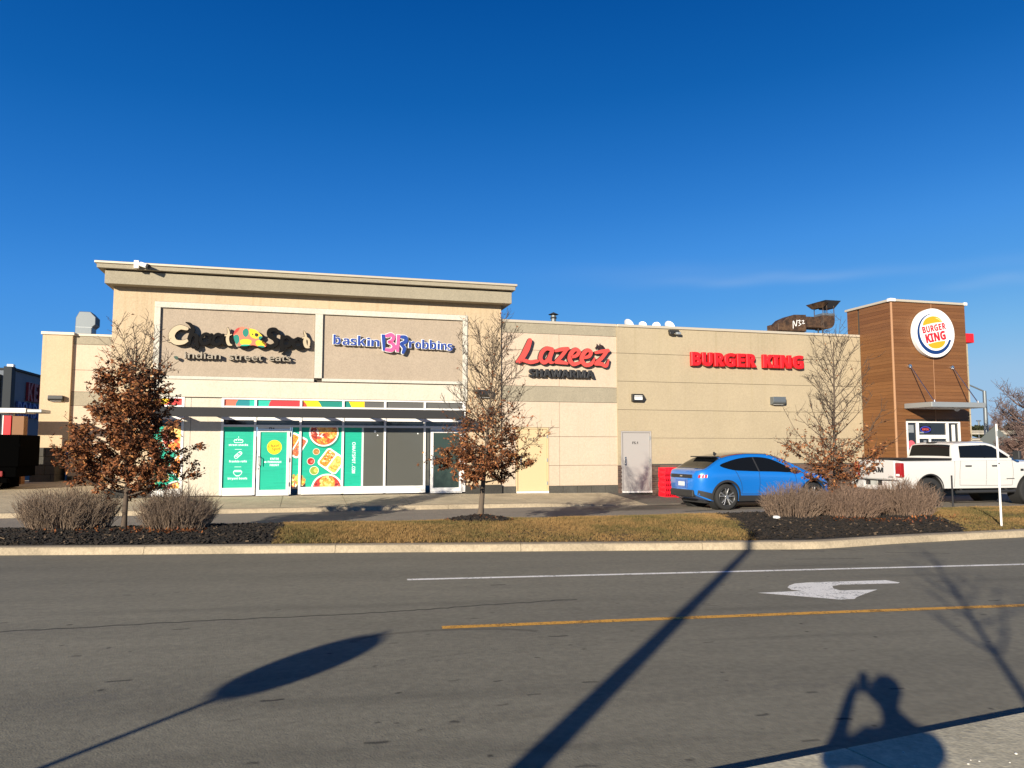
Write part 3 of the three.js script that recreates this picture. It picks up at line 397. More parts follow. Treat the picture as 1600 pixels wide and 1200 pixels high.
  // glazed doors
  const glazed = (u0, u1, pane, num, hingeRight) => {
    const d = sub('door', b), z = -0.055;
    mesh('door_frame', [rbx(u0, u0 + 0.09, 0.32, 2.3, z - 0.05, z + 0.03, 0.006), rbx(u1 - 0.09, u1, 0.32, 2.3, z - 0.05, z + 0.03, 0.006), rbx(u0 + 0.09, u1 - 0.09, 2.235, 2.3, z - 0.05, z + 0.028, 0.006), rbx(u0 + 0.09, u1 - 0.09, 0.32, 0.45, z - 0.05, z + 0.028, 0.006)], M.alu, d);
    mesh('door_pane', fit(0, u0 + 0.09, u1 - 0.09, 0.45, 2.235, u0 + 0.09, u1 - 0.09, 0.45, 2.235).translate(0, 0, z - 0.005), pane, d);
    mesh('header', bx(u0, u1, 2.31, 2.39, -0.12, -0.06), M.alu, d); mesh('number', digits(num, (u0 + u1) / 2 - 0.14, 2.32, 0.06, -0.06), M.black, d);
    mesh('handle', [bar(V(u0 + 0.045, 1.2, z + 0.09), V(u0 + 0.045, 1.5, z + 0.09), 0.012), bar(V(u0 + 0.045, 1.22, z + 0.02), V(u0 + 0.045, 1.22, z + 0.09), 0.01), bar(V(u0 + 0.045, 1.48, z + 0.02), V(u0 + 0.045, 1.48, z + 0.09), 0.01), bar(V(u0 + 0.045, 1.48, z + 0.09), V(u0 + 0.12, 1.44, z + 0.09), 0.012), bar(V(u0 + 0.12, 1.44, z + 0.09), V(u0 + 0.12, 1.2, z + 0.09), 0.012)], M.chrome, d);
    mesh('lock', bx(u0 + 0.03, u0 + 0.06, 1.08, 1.12, z + 0.03, z + 0.045), M.black, d);
    for (const y of [0.55, 1.3, 2.1]) mesh('hinge', bx(u1 - 0.012, u1 + 0.014, y, y + 0.13, z, z + 0.045), M.black, d);
    mesh('threshold', bx(u0, u1, 0.28, 0.315, -0.12, 0.02), M.alu, d); return d;
  };
  glazed(-1.40, -0.43, film(doorArt), 'FS.4'); glazed(4.0, 5.04, M.doorGreen, 'FS.3');
  mesh('mullion', [rbx(-0.415, -0.375, 0.3, 2.39, -0.14, -0.035, 0.006)], M.alu, b);
  // open canopy frame over the shop front
  const can = sub('canopy', b, 'flat charcoal canopy fascia on outrigger arms');
  mesh('fascia', [rbx(-4.5, 4.88, 2.65, 2.925, 1.04, 1.12, 0.01)], M.charcoal, can);
  mesh('end_panel', rbx(-4.5, -4.42, 2.652, 2.923, -0.02, 1.04, 0.01), M.charcoal, can); mesh('end_panel', rbx(4.8, 4.88, 2.652, 2.923, -0.02, 1.04, 0.01), M.charcoal, can);
  for (const u of [-3.9, -2.74, -1.05, 0.45, 1.88, 3.36]) mesh('arm', rbx(u - 0.03, u + 0.03, 2.76, 2.89, -0.03, 1.04, 0.008), M.charcoal, can);
  // middle shop: panels, bands, base stones
  const L = -0.08, lz = L - 0.02;
  mesh('wall', bx(6.36, 10.64, 0.1, 6.0, -8, lz - 0.03), M.backing, b);
  const P = (u0, u1, v0, v1, m) => mesh('wall_panel', rbx(u0 + 0.005, u1 - 0.005, v0 + 0.005, v1 - 0.005, lz - 0.03, L, 0.005), m, b);
  P(6.36, 10.62, 5.67, 6.02, M.taupe); for (const [a, c] of [[6.36, 8.46], [8.46, 10.62]]) { P(a, c, 5.09, 5.67, M.pink); P(a, c, 3.85, 5.09, M.pink); }
  P(6.36, 10.62, 3.32, 3.85, M.taupe); P(6.36, 8.46, 2.44, 3.32, M.pink); P(8.46, 10.62, 2.13, 3.32, M.pink); P(6.36, 6.905, 0.45, 2.44, M.pink);
  P(8.065, 8.46, 2.13, 2.44, M.pink); P(8.065, 8.46, 1.145, 2.13, M.pink); P(8.46, 10.62, 1.145, 2.13, M.pink); P(8.065, 8.46, 0.45, 1.145, M.pink); P(8.46, 10.62, 0.45, 1.145, M.pink);
  mesh('parapet_flashing', rbx(6.37, 10.6, 6.02, 6.115, -8, L + 0.04, 0.015), M.flash, b);
  for (const [a, c] of [[6.4, 6.905], [8.065, 8.575], [8.575, 9.087], [9.087, 9.6], [9.6, 10.11], [10.11, 10.62]]) mesh('stone_block', rbx(a + 0.004, c - 0.004, 0.14, 0.446, L - 0.05, L + 0.03, 0.012), M.stone, b);
  const steelDoor = (bld, u0, u1, v0, v1, z, m, num) => {
    const d = sub('door', bld); mesh('door_frame', [rbx(u0 - 0.05, u0, v0, v1, z - 0.06, z + 0.02, 0.005), rbx(u1, u1 + 0.05, v0, v1, z - 0.06, z + 0.02, 0.005), rbx(u0 - 0.05, u1 + 0.05, v1, v1 + 0.05, z - 0.06, z + 0.02, 0.005)], m, d);
    mesh('door_leaf', rbx(u0 + 0.006, u1 - 0.006, v0 + 0.02, v1 - 0.008, z - 0.05, z - 0.015, 0.006), m, d); mesh('door_gap', bx(u0 - 0.001, u1 + 0.001, v0, v1 + 0.001, z - 0.06, z - 0.052), M.black, d);
    mesh('number', digits(num, (u0 + u1) / 2 - 0.14, v1 - 0.4, 0.085, z - 0.012), M.black, d); mesh('handle', [bar(V(u0 + 0.12, v0 + 0.95, z + 0.035), V(u0 + 0.12, v0 + 1.15, z + 0.035), 0.01), bx(u0 + 0.09, u0 + 0.15, v0 + 0.9, v0 + 1.2, z - 0.014, z - 0.004), bar(V(u0 + 0.12, v0 + 0.96, z - 0.01), V(u0 + 0.12, v0 + 0.96, z + 0.035), 0.008), bar(V(u0 + 0.12, v0 + 1.14, z - 0.01), V(u0 + 0.12, v0 + 1.14, z + 0.035), 0.008)], M.chrome, d);
    for (const y of [0.22, 1.0, 1.8]) mesh('hinge', bx(u1 - 0.02, u1 + 0.02, v0 + y, v0 + y + 0.12, z - 0.014, z + 0.024), M.steel, d); mesh('threshold', bx(u0 - 0.04, u1 + 0.04, v0 - 0.05, v0 + 0.015, z - 0.06, z + 0.06), M.alu, d);
  };
  steelDoor(b, 6.96, 8.01, 0.27, 2.385, L, M.doorCream, 'FS.2');
  // set-back wing at the left
  mesh('wall', bx(-9.0, -5.6, 0.2, 6.2, -14, -8.94), M.backing, b);
  const Q = (v0, v1, m) => mesh('wall_panel', rbx(-8.97, -5.65, v0 + 0.006, v1 - 0.006, -8.94, -8.9, 0.006), m, b);
  Q(5.87, 6.2, M.taupe); Q(4.84, 5.87, M.pink); Q(3.97, 4.84, M.pink); Q(3.42, 3.97, M.taupe); Q(2.3, 3.42, M.pink); Q(0.62, 2.3, M.pink); mesh('plinth', bx(-8.97, -5.65, 0.2, 0.61, -8.94, -8.87), M.stoneDark, b);
  mesh('parapet_flashing', rbx(-9.0, -5.65, 6.2, 6.3, -14, -8.86, 0.015), M.flash, b);
  mesh('wall', bx(-10.03, -8.97, 1.75, 6.2, -14, -8.76), M.cream, b); mesh('parapet_flashing', rbx(-10.08, -8.9, 6.2, 6.32, -14, -8.7, 0.015), M.flash, b);
  for (let r = 0; r < 4; r++) for (let k = 0; k < 2; k++) { const v0 = 0.38 + r * 0.345, s = r % 2 ? 0.5 : 0.72; const [a, c] = k ? [-10.08 + s, -9.22] : [-10.08, -10.08 + s]; mesh('stone_block', rbx(a + 0.005, c - 0.005, v0 + 0.005, v0 + 0.34, -9.6, -8.2 + 0.012 * ((r + k) % 2), 0.014), M.stone, b); }
  mesh('wall', bx(-10.06, -9.24, 0.3, 1.74, -9.5, -8.23), M.backing, b);
  var steelDoorOf = steelDoor;
}
// ------------------------------------------------------------------ restaurant with the wood-clad tower
const rest = thing('restaurant_building', 'beige stucco restaurant with brown brick base and square wood-clad corner tower', 'building', FP(16, 0, -0.02), FA);
{
  const b = sub('unused', rest); rest.remove(b);
  const g0 = rest, off = new THREE.Vector3(-16, 0, 0.02), ad = (name, geo, m, label, par) => mesh(name, (Array.isArray(geo) ? merge(geo) : geo).translate(off.x, 0, off.z), m, par ?? g0, label);
  const B = -0.02;
  ad('wall', bx(10.59, 20.87, 0.0, 6.0, -8.5, B - 0.06), M.backing);
  for (const [v0, v1] of [[5.083, 6.015], [4.088, 5.083], [3.083, 4.088]]) ad('wall_panel', rbx(10.59, 20.86, v0 + 0.005, v1 - 0.005, B - 0.06, B, 0.005), M.tan);
  ad('wall_panel', [bx(10.59, 11.87, 2.335, 3.078, B - 0.06, B), bx(11.87, 20.86, 2.098, 3.078, B - 0.06, B)], M.tan);
  ad('wall_panel', bx(10.59, 10.7, 1.142, 2.335, B - 0.06, B), M.tan); ad('wall_panel', bx(11.87, 20.86, 1.142, 2.088, B - 0.06, B), M.tan);
  ad('parapet_flashing', rbx(10.6, 20.88, 6.015, 6.11, -8.5, B + 0.05, 0.015), M.flash);
  // brick base: small bricks in running bond, joined as one part
  const bricks = [], cr = rngOf(77), colr = new THREE.Color();
  const course = (u0, u1, v0, n) => { for (let r = 0; r < n; r++) for (let u = u0 - (r % 2 ? 0.1 : 0); u < u1; u += 0.203) { const a = Math.max(u0, u), c = Math.min(u1, u + 0.193); if (c - a < 0.03) continue; const g = bx(a, c, v0 + r * 0.0675, v0 + r * 0.0675 + 0.0575, B - 0.05, B + 0.02 + cr() * 0.004), t = cr(), cc = new Float32Array(g.attributes.position.count * 3); for (let i = 0; i < cc.length; i += 3) { cc[i] = lerp(0.05, 0.125, t); cc[i + 1] = lerp(0.032, 0.07, t); cc[i + 2] = lerp(0.026, 0.052, t); } g.setAttribute('color', new THREE.BufferAttribute(cc, 3)); bricks.push(g); } };
  course(10.585, 10.71, 0.06, 16); course(11.87, 20.85, 0.06, 16);
  const bm = ad('brick', bricks, M.brickM); bm.userData.kind = 'stuff'; ad('mortar_bed', [bx(10.59, 10.705, 0.0, 1.14, B - 0.07, B + 0.012), bx(11.875, 20.84, 0.0, 1.14, B - 0.07, B + 0.012)], M.mortar); ad('brick_sill', [rbx(11.87, 20.85, 1.141, 1.18, B - 0.05, B + 0.035, 0.01)], M.stone);
  const dg = sub('t', rest); dg.position.copy(off); steelDoorOf(dg, 10.76, 11.81, 0.23, 2.28, B - 0.02, M.doorGrey, 'FS.1'); const door = dg.children[0]; rest.remove(dg); door.position.copy(off); rest.add(door);
  // tower: horizontal wood boards on two faces
  const T = 1.715, u0 = 20.69, u1 = 24.02, top = 7.11, wood = [];
  const wn = sumNoise(SZ, [[6, 200, 0.6], [14, 300, 0.4], [40, 420, 0.3]], 83);
  const grain = greyTex(SZ, (i) => 0.9 + wn[i] * 0.11, [1 / 2.2, 1 / 0.9]);
  const tone = [[0.19, 0.078, 0.024], [0.205, 0.084, 0.026], [0.222, 0.093, 0.029], [0.178, 0.071, 0.021], [0.21, 0.089, 0.029]].map((c) => std(lin(...c), 0.6, { map: grain }));
  ad('tower_core', bx(u0 + 0.04, u1 - 0.04, 0, top - 0.05, B - 0.6, T - 0.05), M.backing); 
  const n = 56, h = top / n, mid = 22.48, wl = 21.2, wr = 23.48, wt = 2.66, wb = 1.0;
  let k = 0; const wr2 = rngOf(15);
  const plank = (a, c, v0, z0, z1, side) => ad('plank', (side ? bx(u0, u0 + 0.045, v0, v0 + h - 0.005, z0, z1) : bx(a, c, v0, v0 + h - 0.005, z0, z1)).translate(0, 0, 0), tone[Math.floor(wr2() * 5)]);
  for (let i = 0; i < n; i++) {
    const v = i * h, j = wr2() * 0.003;
    if (v + h > wb && v < wt + 0.04) { plank(u0 + 0.06, wl - 0.06, v, T - 0.05, T + j); plank(wr + 0.06, u1, v, T - 0.05, T + j); } else { plank(u0 + 0.06, mid - 0.012, v, T - 0.05, T + j); plank(mid + 0.012, u1, v, T - 0.05, T + j); }
    plank(0, 0, v, B - 0.62, B - 0.07, true); plank(0, 0, v, B + 0.06, T - 0.02, true);
  }
  ad('corner_trim', rbx(u0 - 0.01, u0 + 0.05, 0.0, top, T - 0.04, T + 0.015, 0.008), std(lin(0.42, 0.23, 0.12), 0.6)); ad('joint_trim', bx(mid - 0.01, mid + 0.01, wt + 0.06, top, T - 0.03, T + 0.006), std(lin(0.36, 0.19, 0.1), 0.6));
  ad('tower_flashing', [rbx(u0 - 0.07, u1 + 0.05, top, top + 0.09, B - 0.68, T + 0.07, 0.015)], M.flash); ad('flashing_corner', [rbx(u0 - 0.09, u0 + 0.16, top - 0.01, top + 0.11, T - 0.1, T + 0.09, 0.02), rbx(u1 - 0.08, u1 + 0.07, top - 0.01, top + 0.11, T - 0.1, T + 0.09, 0.02)], M.white);
  // beige return right of the tower with red band
  ad('wall', bx(23.98, 25.88, 0, 5.98, -7.5, B), M.tan, 'beige wall end right of the tower'); for (const v of [5.08, 4.09, 3.08, 2.09]) ad('wall_joint', bx(24.03, 25.882, v - 0.008, v + 0.008, B - 0.02, B + 0.003), M.backing);
  ad('red_band', rbx(24.03, 26.1, 5.985, 6.36, -7.5, B + 0.12, 0.02), M.red, 'red band on the parapet');
  // drive-through window
  const w = sub('window', rest); const awd = (nm, g, m) => ad(nm, g, m, null, w);
  awd('frame', [rbx(wl - 0.06, wl, wb, wt + 0.05, T - 0.06, T + 0.03, 0.006), rbx(wr, wr + 0.06, wb, wt + 0.05, T - 0.06, T + 0.03, 0.006), rbx(wl, wr, wt, wt + 0.05, T - 0.06, T + 0.028, 0.006), rbx(wl + 0.4, wl + 0.5, wb, wt, T - 0.07, T + 0.01, 0.006), rbx(wr - 0.55, wr - 0.45, wb, wt, T - 0.07, T + 0.01, 0.006), rbx(wl + 0.5, wr - 0.55, 2.08, 2.22, T - 0.07, T + 0.005, 0.006), rbx(wl + 0.95, wl + 1.02, wb, 2.08, T - 0.07, T + 0.004, 0.006), rbx(wr - 0.28, wr - 0.16, wb, 2.6, T - 0.05, T + 0.0, 0.006)], M.alu);
  awd('pane', [bx(wl, wr, wb, wt, T - 0.05, T - 0.042)], M.glassDark);
  awd('open_sign', (() => { const g = new THREE.PlaneGeometry(0.5, 0.24).translate(wl + 0.82, 2.42, T - 0.034); return g; })(), std(lin(1, 1, 1), 0.5, { map: canvasTex(128, 64, (x) => { x.fillStyle = '#0c0a10'; x.fillRect(0, 0, 128, 64); x.strokeStyle = '#4a4ad0'; x.lineWidth = 5; x.beginPath(); x.ellipse(64, 32, 56, 26, 0, 0, 6.3); x.stroke(); x.fillStyle = '#e0505a'; x.font = 'bold 28px sans-serif'; x.textAlign = 'center'; x.fillText('OPEN', 64, 42); }) }));
  awd('sticker', [new THREE.CircleGeometry(0.16, 18).translate(wl + 0.17, 1.86, T - 0.034)], std(lin(0.6, 0.1, 0.13), 0.5)); for (const q of [[0.06, 0.3, 2.3, 2.58], [0.56, 0.74, 2.28, 2.33], [0.72, 0.84, 1.8, 2.02]]) awd('notice', bx(wl + q[0], wl + q[1], q[2], q[3], T - 0.038, T - 0.033), M.steel);
  // metal canopy on two rods
  const c = sub('canopy', rest, 'grey metal canopy hung from two rods'); const ac = (nm, g, m) => ad(nm, g, m, null, c);
  ac('slab', [rbx(21.08, 23.4, 3.17, 3.35, T + 0.02, T + 1.3, 0.012)], M.steel); ac('soffit', bx(21.13, 23.35, 3.16, 3.168, T + 0.05, T + 1.25), M.white); ac('soffit_light', new THREE.SphereGeometry(0.1, 14, 8, 0, 6.3, Math.PI / 2, Math.PI / 2).translate(22.75, 3.16, T + 0.7), M.letterWhite);
  for (const [a, z] of [[21.39, T + 1.1], [23.29, T + 1.1]]) { ac('rod', [bar(V(a, 4.73, T + 0.06), V(a, 3.36, z), 0.018), bar(V(a, 3.35, z), V(a, 3.43, z), 0.03)], M.chrome); ac('rosette', new THREE.CylinderGeometry(0.07, 0.085, 0.06, 16).rotateX(Math.PI / 2).translate(a, 4.73, T + 0.035), M.chrome); }
}

// ------------------------------------------------------------------ signs on the walls
function wallThing(name, label, cat, u, v, z, group) { return thing(name, label, cat, FP(u, v, z), FA, group); }
{ // script sign with a patchwork animal, thin-faced letters standing off the panel
  const s = wallThing('shop_sign', 'black and cream script letters with colourful patchwork animal on the left sign panel', 'sign', -2, 4.2, -0.04);
  const P = (q) => q.map(([x, y]) => [(x - 180) * 0.00353 - 4.02 + 2, (468 + (x - 340) * 0.03 - y) * 0.0037 + 4.86 - 4.2]);
  const blk = phys(lin(0.005, 0.0045, 0.0045), 0.7, { specularIntensity: 0.25 }), cr = std(lin(0.47, 0.375, 0.24), 0.5), K = 0.00365;
  const letter = (strokes, m = blk, z = 0.1) => { mesh('letter', strokes.map(([p, w], i) => stroke(P(p), (Array.isArray(w) ? w : [w]).map((q) => q * 0.8 * K), 0.1 - i * 0.003, z)), m, s); };
  const outl = (strokes, z = 0.1) => { mesh('letter', strokes.map(([p, w], i) => stroke(P(p), (Array.isArray(w) ? w : [w]).map((q) => q * K), 0.09 - i * 0.003, z + 0.012)), cr, s); mesh('letter_edge', strokes.map(([p, w], i) => stroke(P(p), (Array.isArray(w) ? w : [w]).map((q) => (q + 7) * K), 0.085 - i * 0.003, z)), blk, s); };
  outl([[[[322, 335], [270, 325], [222, 355], [205, 400], [235, 445], [300, 448], [335, 430]], [30, 44, 50, 40, 22]], [[[180, 440], [230, 448], [290, 452]], [6, 10, 12]]]);
  letter([[[[312, 282], [350, 300], [372, 340], [352, 400], [340, 462]], [8, 34, 40, 42, 42]], [[[345, 420], [375, 385], [402, 395], [405, 450], [418, 490], [395, 512]], [30, 34, 40, 36, 22, 8]], [[[372, 495], [400, 470]], [10, 26]]]);
  letter([[[[520, 395], [480, 378], [445, 400], [438, 440], [470, 462], [510, 440], [522, 395]], [34]], [[[525, 385], [520, 440], [545, 468]], [36, 36, 24]]]);
  letter([[[[615, 397], [578, 380], [545, 402], [538, 445], [568, 466], [605, 444], [617, 397]], [34]], [[[620, 388], [616, 442], [645, 470]], [36, 36, 20]]]);
  outl([[[[655, 328], [664, 370], [655, 420], [668, 462], [690, 470]], [10, 20, 26, 26, 12]], [[[632, 392], [665, 388], [692, 380]], [10, 14, 6]]]);
  letter([[[[1085, 370], [1050, 338], [1005, 345], [1000, 385], [1045, 415], [1060, 455], [1015, 480], [965, 455], [940, 440]], [24, 44, 46, 46, 48, 46, 44, 30, 14]]]);
  letter([[[[1110, 392], [1108, 450], [1112, 510], [1085, 528]], [36, 40, 38, 10]], [[[1110, 420], [1150, 398], [1185, 425], [1172, 470], [1128, 482]], [30, 36, 38, 36, 28]], [[[1128, 545], [1140, 500]], [10, 30]]]);
  letter([[[[1245, 412], [1210, 435], [1212, 475], [1250, 492], [1285, 465], [1278, 425], [1245, 412]], [36]], [[[1278, 470], [1305, 490]], [30, 18]]]);
  outl([[[[1296, 352], [1312, 395], [1304, 440], [1318, 480], [1340, 488]], [10, 20, 28, 28, 16]], [[[1280, 408], [1312, 404], [1338, 425], [1340, 470]], [10, 16, 20, 20]]]);
  // patchwork animal: one raised panel with print
  const art = canvasTex(512, 320, (x, w, h) => { const S1 = w / 300, T = (a, b) => [(a - 695) * S1, (b - 305) * h / 195]; const bl = (c, pts) => { x.fillStyle = c; x.beginPath(); const q = pts.map((p) => T(...p)); x.moveTo((q[0][0] + q[q.length - 1][0]) / 2, (q[0][1] + q[q.length - 1][1]) / 2); q.forEach((p, i) => { const n = q[(i + 1) % q.length]; x.quadraticCurveTo(...p, (p[0] + n[0]) / 2, (p[1] + n[1]) / 2); }); x.fill(); };
    x.fillStyle = '#ee7a5c'; x.fillRect(0, 0, w, h); bl('#c23a30', [[690, 330], [740, 300], [760, 340], [700, 400]]); bl('#15806f', [[700, 395], [745, 380], [760, 440], [720, 480], [690, 440]]); bl('#15806f', [[775, 350], [815, 325], [835, 370], [810, 410], [780, 390]]); bl('#f0cc27', [[830, 320], [900, 320], [960, 380], [900, 420], [835, 400]]); bl('#f0cc27', [[755, 420], [860, 420], [850, 465], [760, 470]]); bl('#17a08a', [[760, 462], [860, 462], [860, 500], [760, 500]]); bl('#f0cc27', [[880, 430], [940, 420], [985, 470], [900, 480]]); bl('#15806f', [[905, 395], [950, 390], [960, 430], [920, 430]]); bl('#15806f', [[900, 470], [960, 465], [980, 500], [900, 500]]);
    x.fillStyle = '#15110f'; x.beginPath(); x.ellipse(...T(862, 380), 9, 11, 0, 0, 6.3); x.fill(); bl('#15110f', [[880, 365], [915, 375], [905, 400], [880, 395]]); });
  const sh = flatShape(P([[705, 375], [725, 335], [770, 318], [830, 328], [885, 342], [925, 375], [945, 400], [925, 425], [955, 440], [985, 470], [960, 488], [905, 480], [870, 470], [800, 478], [740, 470], [712, 430]]), 0.09, true), p = sh.attributes.position, [o, e] = [P([[695, 500]])[0], P([[995, 305]])[0]];
  for (let i = 0; i < p.count; i++) sh.attributes.uv.setXY(i, (p.getX(i) - o[0]) / (e[0] - o[0]), (p.getY(i) - o[1]) / (e[1] - o[1]));
  mesh('patchwork_animal', sh.translate(0, 0, 0.11), std(lin(0.9, 0.9, 0.9), 0.45, { map: art }), s);
  mesh('animal_edge', [stroke(P([[745, 485], [790, 490], [830, 470], [845, 430], [880, 400], [930, 400], [945, 380]]), [0.03, 0.09, 0.08, 0.09, 0.07, 0.08, 0.03], 0.07, 0.1), stroke(P([[880, 470], [930, 490], [985, 480]]), [0.04, 0.09, 0.05], 0.065, 0.1)], blk, s);
  const word = (str, x0, x1, y0) => fitText(str, P([[x0, 0]])[0][0], P([[x1, 0]])[0][0], P([[x0, y0]])[0][1], 0.19, 0.07, 0.004, fontReg).forEach((g, i) => { const y = -0.0; mesh('letter', g.clone().translate(0, y, 0.115), std(lin(0.3, 0.26, 0.2), 0.5), s); mesh('letter_edge', g.translate(0.004, y - 0.004, 0.05), blk, s); });
  word('indian', 312, 605, 578); word('street', 668, 950, 592); word('eats', 1002, 1190, 601);
  const leaf = flatShape(P([[228, 565], [250, 562], [262, 570], [255, 590], [240, 585]]), 0.08); mesh('leaf_mark', leaf.translate(0, 0, 0.1), std(lin(0.02, 0.06, 0.04), 0.5), s);
}
{ // blue and pink rounded letters with white outline
  const s = wallThing('shop_sign', 'blue lower-case letters around a large pink and blue monogram on the right sign panel', 'sign', 2.8, 4.5, -0.04);
  const X = (zx) => (zx - 107) * 0.003887 + 0.81 - 2.8, Y = (zy) => (525 - zy) * 0.0038 + 0.52;
  const put = (g, m, z) => { g.computeBoundingBox(); mesh('letter', g.translate(0, 0, z), m, s); };
  const word = (str, spans) => [...str].forEach((ch, i) => { const [x0, x1, y0, hgt] = spans[i]; for (const [bev, m, z, d] of [[0.014, M.letterWhite, 0.06, 0.075], [0.0, M.blue, 0.1, 0.05]]) { const g = textGeo(ch, 0.32, d, bev); g.computeBoundingBox(); const bb = g.boundingBox, ref = textGeo(ch, 0.32, 0.01, 0); ref.computeBoundingBox(); const rb = ref.boundingBox, kx = (X(x1) - X(x0)) / (rb.max.x - rb.min.x), ky = (hgt * 0.0038) / (rb.max.y - rb.min.y); g.translate(-rb.min.x, -rb.min.y, 0).scale(kx, ky, 1).translate(X(x0), Y(y0), 0); put(g, m, z); } });
  word('baskin', [[110, 170, 522, 82], [183, 240, 526, 58], [248, 300, 526, 58], [308, 375, 526, 84], [382, 408, 528, 72], [416, 486, 528, 56]]);
  word('robbins', [[728, 775, 530, 58], [782, 832, 534, 56], [840, 898, 536, 80], [905, 962, 536, 80], [970, 992, 536, 72], [1000, 1050, 538, 56], [1056, 1100, 545, 62]]);
  const bar2 = (q, m, z = 0.1) => { const pts = q.map(([a, b]) => [X(a), Y(b) - 0.0]); const cx = pts.reduce((t, p) => t + p[0], 0) / pts.length, cy = pts.reduce((t, p) => t + p[1], 0) / pts.length; mesh('letter', flatShape(pts, 0.09, false).translate(0, 0, z), m, s); mesh('letter_edge', flatShape(pts.map(([a, b]) => [a + Math.sign(a - cx) * 0.016, b + Math.sign(b - cy) * 0.016]), 0.09, false).translate(0, 0, z - 0.02), M.letterWhite, s); };
  bar2([[500, 425], [530, 425], [532, 565], [512, 562]], M.blue);
  const st = (q, w, m, z = 0.1) => { const pts = q.map(([a, b]) => [X(a), Y(b)]), f = (a) => (Array.isArray(a) ? a.map((v) => v * 0.0038) : a * 0.0038); mesh('letter', stroke(pts, f(w), 0.09, z), m, s); mesh('letter_edge', stroke(pts, f(Array.isArray(w) ? w.map((v) => v + 9) : w + 9), 0.075, z - 0.005), M.letterWhite, s); };
  st([[545, 435], [580, 425], [600, 445], [585, 475], [558, 488], [590, 500], [606, 530], [585, 555], [545, 555]], [30, 32, 30, 26, 22, 28, 32, 32, 30], M.pinkL);
  bar2([[628, 422], [655, 424], [645, 570], [620, 568]], M.pinkL);
  st([[668, 440], [700, 445], [700, 480], [665, 500], [690, 535], [680, 575]], [30, 34, 32, 26, 32, 24], M.blue);
  const tm = fitText('®', X(1098), X(1116), Y(520), 0.06, 0.04, 0, fontReg); tm.forEach((g) => mesh('letter', g.translate(0, 0, 0.08), M.blue, s));
}
{ // red script over black capitals
  const s = wallThing('shop_sign', 'large red brush-script letters above black capitals on the pale stucco wall', 'sign', 8.5, 4.05, -0.08);
  const P = (q) => q.map(([x, y]) => [(x - 300) * 0.003506 + 6.92 - 8.5, (590 + (x - 340) * 0.027 - y) * 0.00337 + 4.58 - 4.05]), K = 0.0036;
  const edge = std(lin(0.03, 0.012, 0.012), 0.5);
  const letter = (list) => { mesh('letter', list.map(([p, w], i) => stroke(P(p), (Array.isArray(w) ? w : [w]).map((q) => q * K), 0.12 - i * 0.004, 0.06)), M.coral, s); mesh('letter_edge', list.map(([p, w], i) => stroke(P(p), (Array.isArray(w) ? w : [w]).map((q) => (q + 6) * K), 0.1 - i * 0.004, 0.05)), edge, s); };
  letter([[[[425, 350], [395, 430], [360, 500], [318, 560]], [40, 56, 52, 46]], [[[292, 565], [350, 552], [430, 572], [500, 560]], [22, 34, 36, 30]]]);
  letter([[[[650, 440], [590, 432], [545, 475], [532, 540], [565, 575], [610, 545], [640, 480]], [38]], [[[652, 455], [628, 530], [632, 570], [660, 575]], [40, 38, 34, 20]]]);
  letter([[[[690, 455], [745, 440], [815, 432]], [26, 36, 32]], [[[800, 440], [755, 500], [700, 560]], [34, 34, 36]], [[[690, 570], [745, 572], [805, 582]], [30, 38, 26]]]);
  letter([[[[845, 520], [905, 500], [930, 460], [895, 438], [850, 475], [832, 540], [868, 590], [940, 575]], [26, 34, 34, 36, 42, 42, 40, 26]]]);
  letter([[[[978, 525], [1035, 508], [1056, 465], [1020, 446], [975, 485], [958, 548], [995, 598], [1060, 585], [1095, 530]], [26, 34, 34, 36, 42, 42, 40, 36, 18]]]);
  letter([[[[1108, 470], [1165, 458], [1240, 448]], [26, 36, 32]], [[[1225, 455], [1180, 515], [1115, 575]], [34, 34, 36]], [[[1105, 588], [1165, 588], [1215, 608], [1245, 545]], [30, 38, 34, 14]]]);
  for (const q of [[[1112, 420], [1130, 398], [1128, 375]], [[1135, 425], [1155, 400], [1162, 372]], [[1160, 420], [1178, 395], [1198, 410], [1190, 430]]]) mesh('flame_mark', stroke(P(q), [0.03, 0.04, 0.015], 0.05, 0.06), edge, s);
  fitText('SHAWARMA', P([[418, 0]])[0][0], P([[1095, 0]])[0][0], P([[760, 724]])[0][1], 0.25, 0.1, 0.014).forEach((g) => mesh('letter', g.translate(0, 0, 0.05), M.black, s));
}
{ // red capitals on the beige wall
  const s = wallThing('restaurant_sign', 'row of bold red capital letters on the beige stucco wall', 'sign', 16, 4.69, -0.02);
  for (const [w, a, c] of [['BURGER', 13.39, 16.05], ['KING', 16.32, 18.06]]) fitText(w, a - 16, c - 16, 0.03, 0.45, 0.13, 0.024).forEach((g) => mesh('letter', g.translate(0, 0, 0.06), M.red, s));
}
